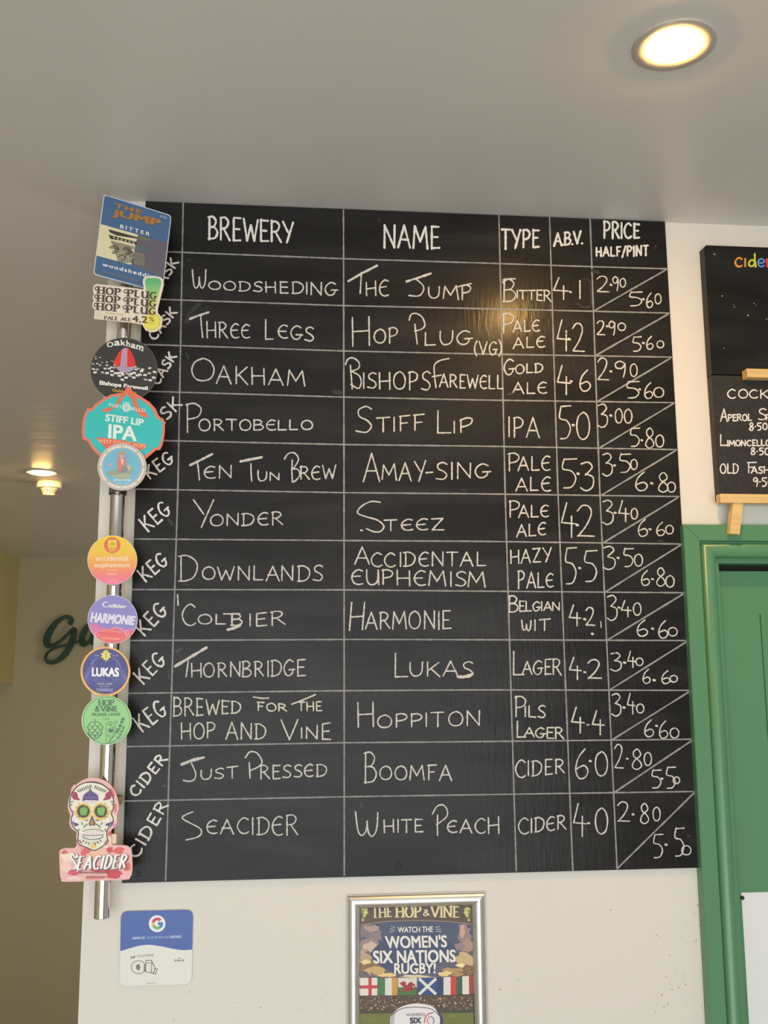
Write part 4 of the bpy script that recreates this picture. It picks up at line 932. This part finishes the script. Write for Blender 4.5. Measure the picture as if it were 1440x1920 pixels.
A.sm([(494,540),(520,590),(535,632),(518,652),(498,640),(478,652),(458,632),(472,588)], (120, 74, 40)); A.sm([(494,575),(512,620),(496,632),(480,620)], (206, 150, 90)); A.stroke([(494,560),(496,640)], 6, ol)
A.sm([(385,712),(440,700),(510,694),(580,700),(622,718),(615,760),(590,788),(500,800),(410,785),(385,755)], (244, 240, 234)); A.stroke([(385,752),(500,760),(620,750)], 9, (120, 100, 96), True)
for k in range(11): A.stroke([(405+k*20, 704), (407+k*20, 785)], 5, (150, 132, 126), same=k > 0)
A.stroke([(385,712),(440,698),(510,692),(580,698),(622,718)], 7, (150, 110, 110), True); A.stroke([(388,770),(420,790),(500,804),(590,790),(618,768)], 9, (60, 76, 70), True)
A.sm([(490,845),(515,850),(540,885),(510,908),(478,885)], (236, 200, 90)); A.stroke([(350,815),(372,845)], 16, (176, 84, 90)); A.stroke([(662,815),(640,845)], 16, (176, 84, 90))
A.build('skull_picture', t); A = A.next()
for dx, dy, c_, ww in ((8, 9, (74, 58, 70), 34), (0, 0, (246, 244, 240), 26)):
    A.stroke([(318+dx,972+dy),(330+dx,1000+dy),(300+dx,1000+dy),(275+dx,965+dy),(262+dx,1005+dy),(300+dx,1060+dy),(318+dx,1110+dy),(290+dx,1135+dy)], ww*.75, c_, True)
    A.stext('EACIDER', [(345+dx,995+dy),(890+dx,975+dy),(862+dx,1125+dy),(322+dx,1145+dy)], c_, ww, .5, False, .3, .12)
A.dashes(340, 1178, 700, 1180, 24, (150, 90, 96), 26, 5); A.dashes(430, 1230, 655, 1230, 24, (170, 96, 104), 14, 6)
A.build('lettering', t)
q = MB(); p0, p1 = at(90+738*b5[2], 1440+840*b5[2], YS + .012), at(90+780*b5[2], 1440+735*b5[2], YS + .012)
q.box((px_, YS + .004, p0[2]), (p1[0], YS + .016, p1[2])); q.build('holder_tab', mat('cream_plastic', lin((236, 214, 176)), .45), t.parent, 'cream plastic holder tab')

# ------------------------------------------------------------------ review sign on the wall
b6 = (200, 1680, 200/1440); YG = WALL - .004
oc_ = rquad([(192, 205), (1168, 182), (1150, 1196), (168, 1226)], 105, 8)
c = at(295, 1778, YG)
t = thing('review_sign', 'small blue and white square sign with rounded corners below the pole', 'sign', (c[0], YG, c[2]))
MB().prism([at(200+x*b6[2], 1680+y*b6[2], YG) for x, y in oc_], .0038, .0008).build('plate', mat('glossy_white_acrylic', lin((228, 229, 222)), .3), t)
t = list(t.children)[0]
A = Art(b6, YG); bl = (68, 98, 172)
wave = smooth([(1156,722),(1030,730),(900,715),(750,682),(580,660),(430,674),(300,710),(184,746)])
A.poly([p for p in oc_ if p[1] < 500] [::1] + wave, bl)
A.build('blue_header', t); A = A.next()
A.poly(circ(681, 374, 112, 114, 48), (236, 240, 246))
def gseg(a0, a1, c_): A.stroke(circ(684, 372, 58, 62, 14, a0, a1), 40, c_, pen=1.0, same=True)
A.n += 1; gseg(195, 318, (206, 62, 82)); gseg(150, 196, (236, 190, 90)); gseg(50, 152, (120, 184, 92)); gseg(0, 52, (62, 130, 190)); A.poly([(690,352),(758,352),(758,392),(690,392)], (62, 130, 190), same=True)
A.build('emblem', t); A = A.next()
A.text('LEAVE US', [(345,552),(515,546),(515,580),(345,586)], (196, 214, 240), .04); A.text('YOUR REVIEW ON', [(532,546),(838,538),(838,572),(532,580)], (176, 198, 232)); A.text('GOOGLE', [(852,534),(1010,530),(1010,564),(852,570)], (196, 214, 240), .04)
A.build('lettering', t); A = A.next()
A.text('TAP', [(312,822),(385,806),(388,838),(318,850)], (90, 90, 86), .03); A.text('YOUR PHONE', [(402,800),(634,782),(634,812),(404,830)], (120, 120, 114)); A.text('OR', [(962,830),(1000,829),(1000,850),(962,851)], (130, 130, 124)); A.text('SCAN QR', [(912,860),(1046,858),(1046,884),(912,886)], (80, 80, 76), .02)
A.text('powered by', [(540,1170),(662,1164),(662,1184),(540,1190)], (110, 110, 104)); A.build('lettering', t); A = A.next(); kk = (66, 66, 62)
A.ring(430, 962, 98, 88, 6, kk)
for k in range(4): A.ring(380-8*k, 962, 24+22*k, 28+12*k, 9, kk, -38, 38, 10)
A.poly([(530,868),(608,870),(602,1034),(528,1026)], (228, 228, 220)); A.stroke([(530,868),(608,870),(602,1034),(528,1026),(530,868)], 7, kk)
A.stroke([(608,890),(635,930),(650,985),(635,1035),(602,1034)], 7, kk, True); A.stroke([(655,980),(682,988),(660,1056),(628,1050),(655,980)], 7, kk)
for k in range(4): A.stroke([(530,925+k*22),(506,930+k*22),(510,946+k*22),(530,946+k*22)], 6, kk, True)
A.text('NFC', [(542,896),(596,898),(596,914),(542,912)], kk, .02); A.build('tap_drawing', t)

# ------------------------------------------------------------------ framed rugby poster
b7 = (620, 1650, 320/1440); YF = WALL - .014
def F7(x, y, Y): return at(620+x*b7[2], 1650+y*b7[2], Y)
o0, o1 = F7(134, 112, WALL - .003), F7(1303, 110, WALL - .003)
i0, i1 = F7(245, 243, YF + .010), F7(1187, 240, YF + .010)
fx0, fx1, ft = o0[0], o1[0], (o0[2]+o1[2])/2; fb = ft - (fx1-fx0) * 1.33
t = thing('poster_frame', 'silver snap frame with a rugby poster below the chalkboard', 'poster frame', ((fx0+fx1)/2, WALL, fb))
rw = ((i0[0]-fx0) + (fx1-i1[0])) / 2
prof = [(0, WALL - .0005), (0, WALL - .006), (.001, WALL - .0085), (rw*.18, WALL - .0115), (rw*.42, WALL - .0135), (rw*.62, WALL - .0128), (rw*.82, WALL - .0095), (rw*.95, WALL - .0055), (rw, WALL - .0038)]
cs = [(fx0, fb, 1, 1), (fx0, ft, 1, -1), (fx1, ft, -1, -1), (fx1, fb, -1, 1)]
for j, nm in enumerate(('left', 'top', 'right', 'bottom')):
    m = MB(); a, c_ = cs[j], cs[(j+1) % 4]; r0 = []; 
    for u, y in prof: r0.append((m.vert((a[0]+a[2]*u, y, a[1]+a[3]*u)), m.vert((c_[0]+c_[2]*u, y, c_[1]+c_[3]*u))))
    for p_, q_ in zip(r0, r0[1:]): m.face([p_[0], p_[1], q_[1], q_[0]], smooth=True)
    m.build('frame_rail', alu_m, t, 'silver aluminium rail')
YQ = WALL - .0030
pq = MB().box((fx0 + .006, YQ, fb + .006), (fx1 - .006, WALL - .0006, ft - .006)).build('poster', mat('poster_paper', lin((70, 76, 96)), .35), t)
t = pq
A = Art(b7, YQ); X0, X1, Y0_, Y1_ = 234, 1206, 225, 1700; A.clip = ('r', X0, Y0_, X1, Y1_)
nv, nv2 = (62, 76, 108), (96, 98, 112)
A.poly([(X0,330),(X1,330),(X1,840),(X0,840)], [nv, nv, nv2, nv2])
for k, (x, y, rx, ry, c_) in enumerate(((300,440,70,60,(128,116,118)),(360,410,60,26,(176,150,136)),(290,560,90,70,(150,132,124)),(330,560,50,40,(206,184,160)),(270,660,60,60,(188,160,130)),(400,470,40,40,(140,126,124)),(310,730,90,60,(140,108,74)),(400,770,90,36,(206,170,110)),(300,690,36,20,(240,210,150)),(1130,450,50,90,(150,126,124)),(1110,430,30,50,(200,160,146)),(1140,560,60,50,(176,140,126)),(1080,560,40,30,(150,128,124)),(1130,680,80,60,(206,176,130)),(1040,770,110,40,(186,150,96)),(1150,760,60,50,(130,98,66)),(1100,720,40,14,(250,226,170)),(720,815,150,16,(230,206,170)),(470,800,70,20,(240,206,140)),(960,790,60,18,(240,206,140)))): A.blob(x, y, rx, ry, c_, k+50, 13, .4)
r8 = random.Random(8)
for k in range(90):
    x = r8.choice((r8.uniform(X0, 520), r8.uniform(930, X1))); y = 830 - r8.uniform(0, 1)*(abs(x-720)-190)*.35
    A.poly(circ(x, y, r8.uniform(4, 12), r8.uniform(2, 5), 6), r8.choice(((236,204,140),(170,130,84),(110,82,56),(206,170,110))), same=k > 0)
A.sm([(500,480),(720,390),(940,480),(1060,600),(900,700),(880,770),(720,800),(540,780),(380,690),(350,600)], (58, 72, 104))
A.poly([(X0,225),(X1,225),(X1,376),(1000,352),(720,340),(460,352),(X0,382)], (84, 70, 60)); A.stroke([(X0,380),(460,352),(720,341),(1000,352),(X1,376)], 9, (150, 120, 96), True)
for k in range(40): x = r8.uniform(X0, X1); A.stroke([(x, r8.uniform(235, 335)), (x+r8.uniform(20, 90), r8.uniform(235, 335))], 3, r8.choice(((96,80,66),(70,58,50))), same=k > 0)
for s_, x in ((1, 285), (-1, 1152)):
    for k, (dx, y, r0) in enumerate(((0,250,26),(-8,270,22),(10,275,20),(0,300,16),(-10,325,14),(-14,340,10))): A.poly(circ(x+s_*dx, y, r0, r0*.8, 12), ((196,196,96),(120,140,60),(214,206,120))[k % 3])
# flags
fl = (820, 980)
A.poly([(X0,825),(396,825),(396,975),(X0,980)], (228,222,212)); A.poly([(318,825),(346,825),(346,977),(318,978)], (196,60,66)); A.poly([(X0,890),(396,888),(396,914),(X0,918)], (196,60,66))
A.poly([(398,828),(460,828),(458,975),(398,975)], (66,122,74)); A.poly([(460,828),(516,826),(516,980),(458,978)], (226,222,210)); A.poly([(516,826),(566,822),(566,982),(516,980)], (206,154,66))
A.poly([(568,826),(728,826),(728,905),(568,905)], (222,216,206)); A.poly([(568,905),(728,905),(726,990),(570,990)], (70,118,62))
A.sm([(590,880),(610,856),(632,862),(640,890),(668,862),(692,868),(706,890),(690,900),(696,930),(660,935),(630,945),(600,928),(615,905)], (160,46,56)); A.poly([(575,870),(600,862),(604,880)], (160,46,56)); A.stroke([(690,930),(712,915),(704,880)], 9, (160,46,56), True)
A.poly([(732,826),(950,822),(950,970),(736,975)], (44,76,132)); A.stroke([(745,832),(890,965)], 24, (226,224,220), pen=1); A.stroke([(890,832),(745,965)], 24, (226,224,220), pen=1); A.poly([(896,824),(950,822),(950,970),(896,970)], (40,64,112))
A.poly([(950,820),(1012,816),(1012,970),(952,970)], (226,220,212)); A.poly([(1012,816),(1060,812),(1062,972),(1012,970)], (206,62,58))
A.poly([(1062,818),(1110,814),(1112,965),(1064,968)], (52,96,62)); A.poly([(1110,812),(1166,808),(1168,965),(1112,965)], (226,222,210)); A.poly([(1166,808),(X1,806),(X1,960),(1168,965)], (160,60,60))
for x in (396, 566, 730, 950, 1062): A.stroke([(x, 822), (x, 975)], 4, (90,84,80))
# crowd and pitch
A.poly([(X0,976),(X1,968),(X1,1110),(X0,1120)], (84,68,56))
for k in range(420): A.poly(circ(r8.uniform(X0, X1), r8.uniform(985, 1112), r8.uniform(4, 8), r8.uniform(3, 6), 6), r8.choice(((206,164,120),(150,104,76),(120,88,70),(60,48,44),(226,196,160),(100,76,60))), same=k > 0)
A.poly([(X0,1100),(X1,1092),(X1,1124),(X0,1132)], (70,70,54)); A.poly([(X0,1128),(X1,1120),(X1,Y1_),(X0,Y1_)], (112,118,54))
for k in range(60): x, y = r8.uniform(X0, X1), r8.uniform(1135, 1600); A.stroke([(x, y), (x+r8.uniform(20, 60), y)], 5, r8.choice(((134,138,66),(96,104,48))), same=k > 0)
# ball
A.sm([(500,1180),(530,1120),(600,1068),(720,1042),(840,1060),(910,1110),(948,1180),(930,1280),(840,1360),(720,1385),(600,1360),(520,1290)], (232,230,232)); A.sm([(880,1080),(915,1112),(950,1180),(930,1280),(880,1330),(915,1240),(920,1160)], (60,62,104)); A.sm([(500,1180),(525,1125),(560,1095),(540,1150),(535,1240),(550,1310),(515,1270)], (190,184,190))
A.stroke([(515,1140),(600,1085),(720,1072),(850,1090),(920,1150)], 8, (120,122,120), True)
A.stroke([(865,1118),(825,1130),(800,1160),(790,1205)], 9, (200,54,66), True); A.stroke([(845,1150),(870,1175),(866,1210)], 7, (70,70,120), True); A.stroke([(835,1150),(815,1185),(830,1215)], 8, (200,120,120), True)
A.build('poster_picture', t); A = A.next(); A.clip = ('r', X0, Y0_, X1, Y1_)
wt, gd2 = (236, 232, 224), (232, 214, 162)
A.stext('THE', [(348,236),(518,228),(518,308),(352,318)], gd2, 15, .5, True, .22); A.stext('HOP', [(556,222),(760,220),(760,312),(556,312)], gd2, 19, .5, True, .22); A.stext('&', [(782,250),(836,250),(836,300),(782,300)], gd2, 12, .6, False); A.stext('VINE', [(850,222),(1084,228),(1084,314),(850,312)], gd2, 17, .5, True, .22)
A.text('WATCH THE', [(566,396),(864,390),(862,440),(568,444)], wt, .025); A.text("WOMEN'S", [(455,470),(980,462),(982,568),(470,580)], wt, .026); A.text('SIX NATIONS', [(356,596),(1054,586),(1056,694),(362,706)], wt, .030); A.text('RUGBY!', [(535,702),(888,698),(885,788),(535,794)], wt, .030)
for s_ in (-1, 1):
    for k in range(3): A.stroke([(715+s_*(170+k*3), 400+k*16), (715+s_*(205+k*8), 392+k*22)], 4, wt)
A.build('lettering', t); A = A.next(); A.clip = ('r', X0, Y0_, X1, Y1_)
A.text("WOMEN'S", [(635,1126),(797,1122),(797,1148),(635,1150)], (66,62,84)); A.text('SIX', [(668,1162),(764,1160),(764,1210),(668,1212)], (52,46,74), .04); A.text('NATIONS', [(635,1226),(800,1224),(800,1270),(635,1272)], (52,46,74), .03)
A.build('lettering', t)

# ------------------------------------------------------------------ second menu: two easel boards on the wall
YE = WALL - .024
e1 = (1180, 380, 260/1314); e2 = (1280, 680, 160/853)
def E2(x, y, Y=YE): return at(1280+x*e2[2], 680+y*e2[2], Y)
ul = at(1320, 459, YE); ll = at(1334.5, 702, YE); bl_ = at(1350.5, 942, YE)
xl = (ul[0] + bl_[0]) / 2; wd = .40
class Pen(Chalk):
    Yw = YE - .0005
    def put(s, x, y): return at(x, y, s.Yw)
u = thing('menu_chalkboard', 'upper black menu board on the right wall with multicoloured lettering', 'chalkboard', (xl + wd/2, WALL, ll[2]))
m = MB(); m.prism([(xl + .004, YE, ul[2]), (xl + wd, YE, ul[2]), (xl + wd, YE, ll[2] + .0005), (xl, YE, ll[2] + .0005), (xl, YE, ul[2] - .004)], WALL - YE - .0002, .0015); m.build('panel', board_m, u)
m = MB(); a, c_ = at(1400, 691, YE - .020), at(1400, 707, YE - .020)
m.box((a[0], YE - .020, c_[2]), (a[0] + .30, YE - .0002, a[2])); m.build('chalk_ledge', wood_m, u, 'pale wooden ledge')
for nm, ch, x0, x1, t0, b0, c_ in (('orange','C',1002,1066,520,604,(.80,.34,.06)), ('orange','I',1088,1108,532,604,(.80,.34,.06)), ('yellow-green','d',1130,1200,482,606,(.62,.70,.05)), ('blue','q',1216,1282,532,606,(.12,.28,.70)), ('red','r',1298,1345,532,604,(.75,.08,.06))):
    p_ = Pen(nm + ' chalk letter', chalk_mat(nm.replace('-', '_') + '_chalk', c_, .1, .3)).at(e1); p_.w = 3.4
    if ch in 'CI': p_.W(ch, x0, x1, t0, b0, w=3.6)
    elif ch == 'd': p_.S([(1188,560),(1165,542),(1138,560),(1134,588),(1155,604),(1180,590),(1190,560)], True); p_.S([(1188,485),(1190,545),(1198,606)])
    elif ch == 'q': p_.S([(1222,575),(1275,565),(1270,540),(1245,534),(1222,556),(1226,592),(1250,606),(1278,596)], True)
    else: p_.S([(1302,536),(1306,604)]); p_.S([(1306,560),(1322,540),(1345,540)], True)
    p_.done(u).name = 'chalk_letter'
sp = Pen('white chalk specks', chalk_m).at(e1)
for x, y, w_ in ((878,885,2.4),(800,488,1.8),(992,988,1.4),(1178,955,1.6),(1198,972,1.2),(1122,1068,1.8),(1298,1104,1.8),(898,1380,1.2),(818,492,1),(985,965,.8)): sp.S([(x, y), (x+4, y-2)], w=w_)
o = sp.done(u); o.name = 'chalk_specks'; o['kind'] = 'stuff'
lo = thing('cocktail_chalkboard', 'lower black easel board on the right wall with a cocktail list in white', 'chalkboard', (xl + wd/2, WALL, bl_[2]))
mt = mat('worn_chalkboard_paint', (.022, .020, .018), .55, noise=(90, .35, I1))
lt = E2(374, 1310, YE - .016); lb_ = E2(374, 1398, YE - .016)
m = MB(); m.prism([(xl, YE + .002, ll[2] - .0005), (xl + wd, YE + .002, ll[2] - .0005), (xl + wd, YE + .002, lb_[2] + .008), (xl + .002, YE + .002, lb_[2] + .008)], WALL - YE - .0025, .001); m.build('panel', mt, lo)
m = MB(); m.box((lt[0], YE - .016, lb_[2]), (xl + wd, YE + .0018, lt[2])); m.build('chalk_ledge', wood_m, lo, 'pale wooden ledge')
for k in (0, 1):
    YL = ARCH - .016
    pts = [at(1280+x*e2[2], 680+y*e2[2], YL) for x, y in ((505, 1395), (608, 1395), (572, 1718), (468, 1708))]
    if k: pts = [(2*xl + wd - p_[0], p_[1], p_[2]) for p_ in pts]
    MB().prism(pts, .014, .0012).build('leg', wood_m, lo, 'pale wooden easel leg')
def line(*ops):
    p_ = Pen('white chalk writing', chalkpen_m).at(e2); p_.w = 2.4; p_.Yw = YE + .0015
    for a in ops: p_.W(*a)
    p_.done(lo)
line(('COCKTAILS', 450, 1290, 264, 354, 285, 352))
line(('A', 378, 445, 465, 588), ('PEROL', 455, 688, 520, 580, 515, 578), ('S', 758, 835, 462, 575), ('PRITZ', 832, 1090, 520, 575))
line(('8.50', 668, 845, 598, 680, 605, 668))
line(('L', 374, 440, 722, 830), ('IMONCELLO', 448, 875, 778, 832, 772, 830))
line(('8.50', 682, 870, 848, 920, 852, 918))
line(('OLD', 376, 555, 1012, 1106), ('F', 648, 735, 1000, 1100), ('ASHIONED', 690, 1150, 1040, 1105))
line(('9.50', 708, 905, 1148, 1235))
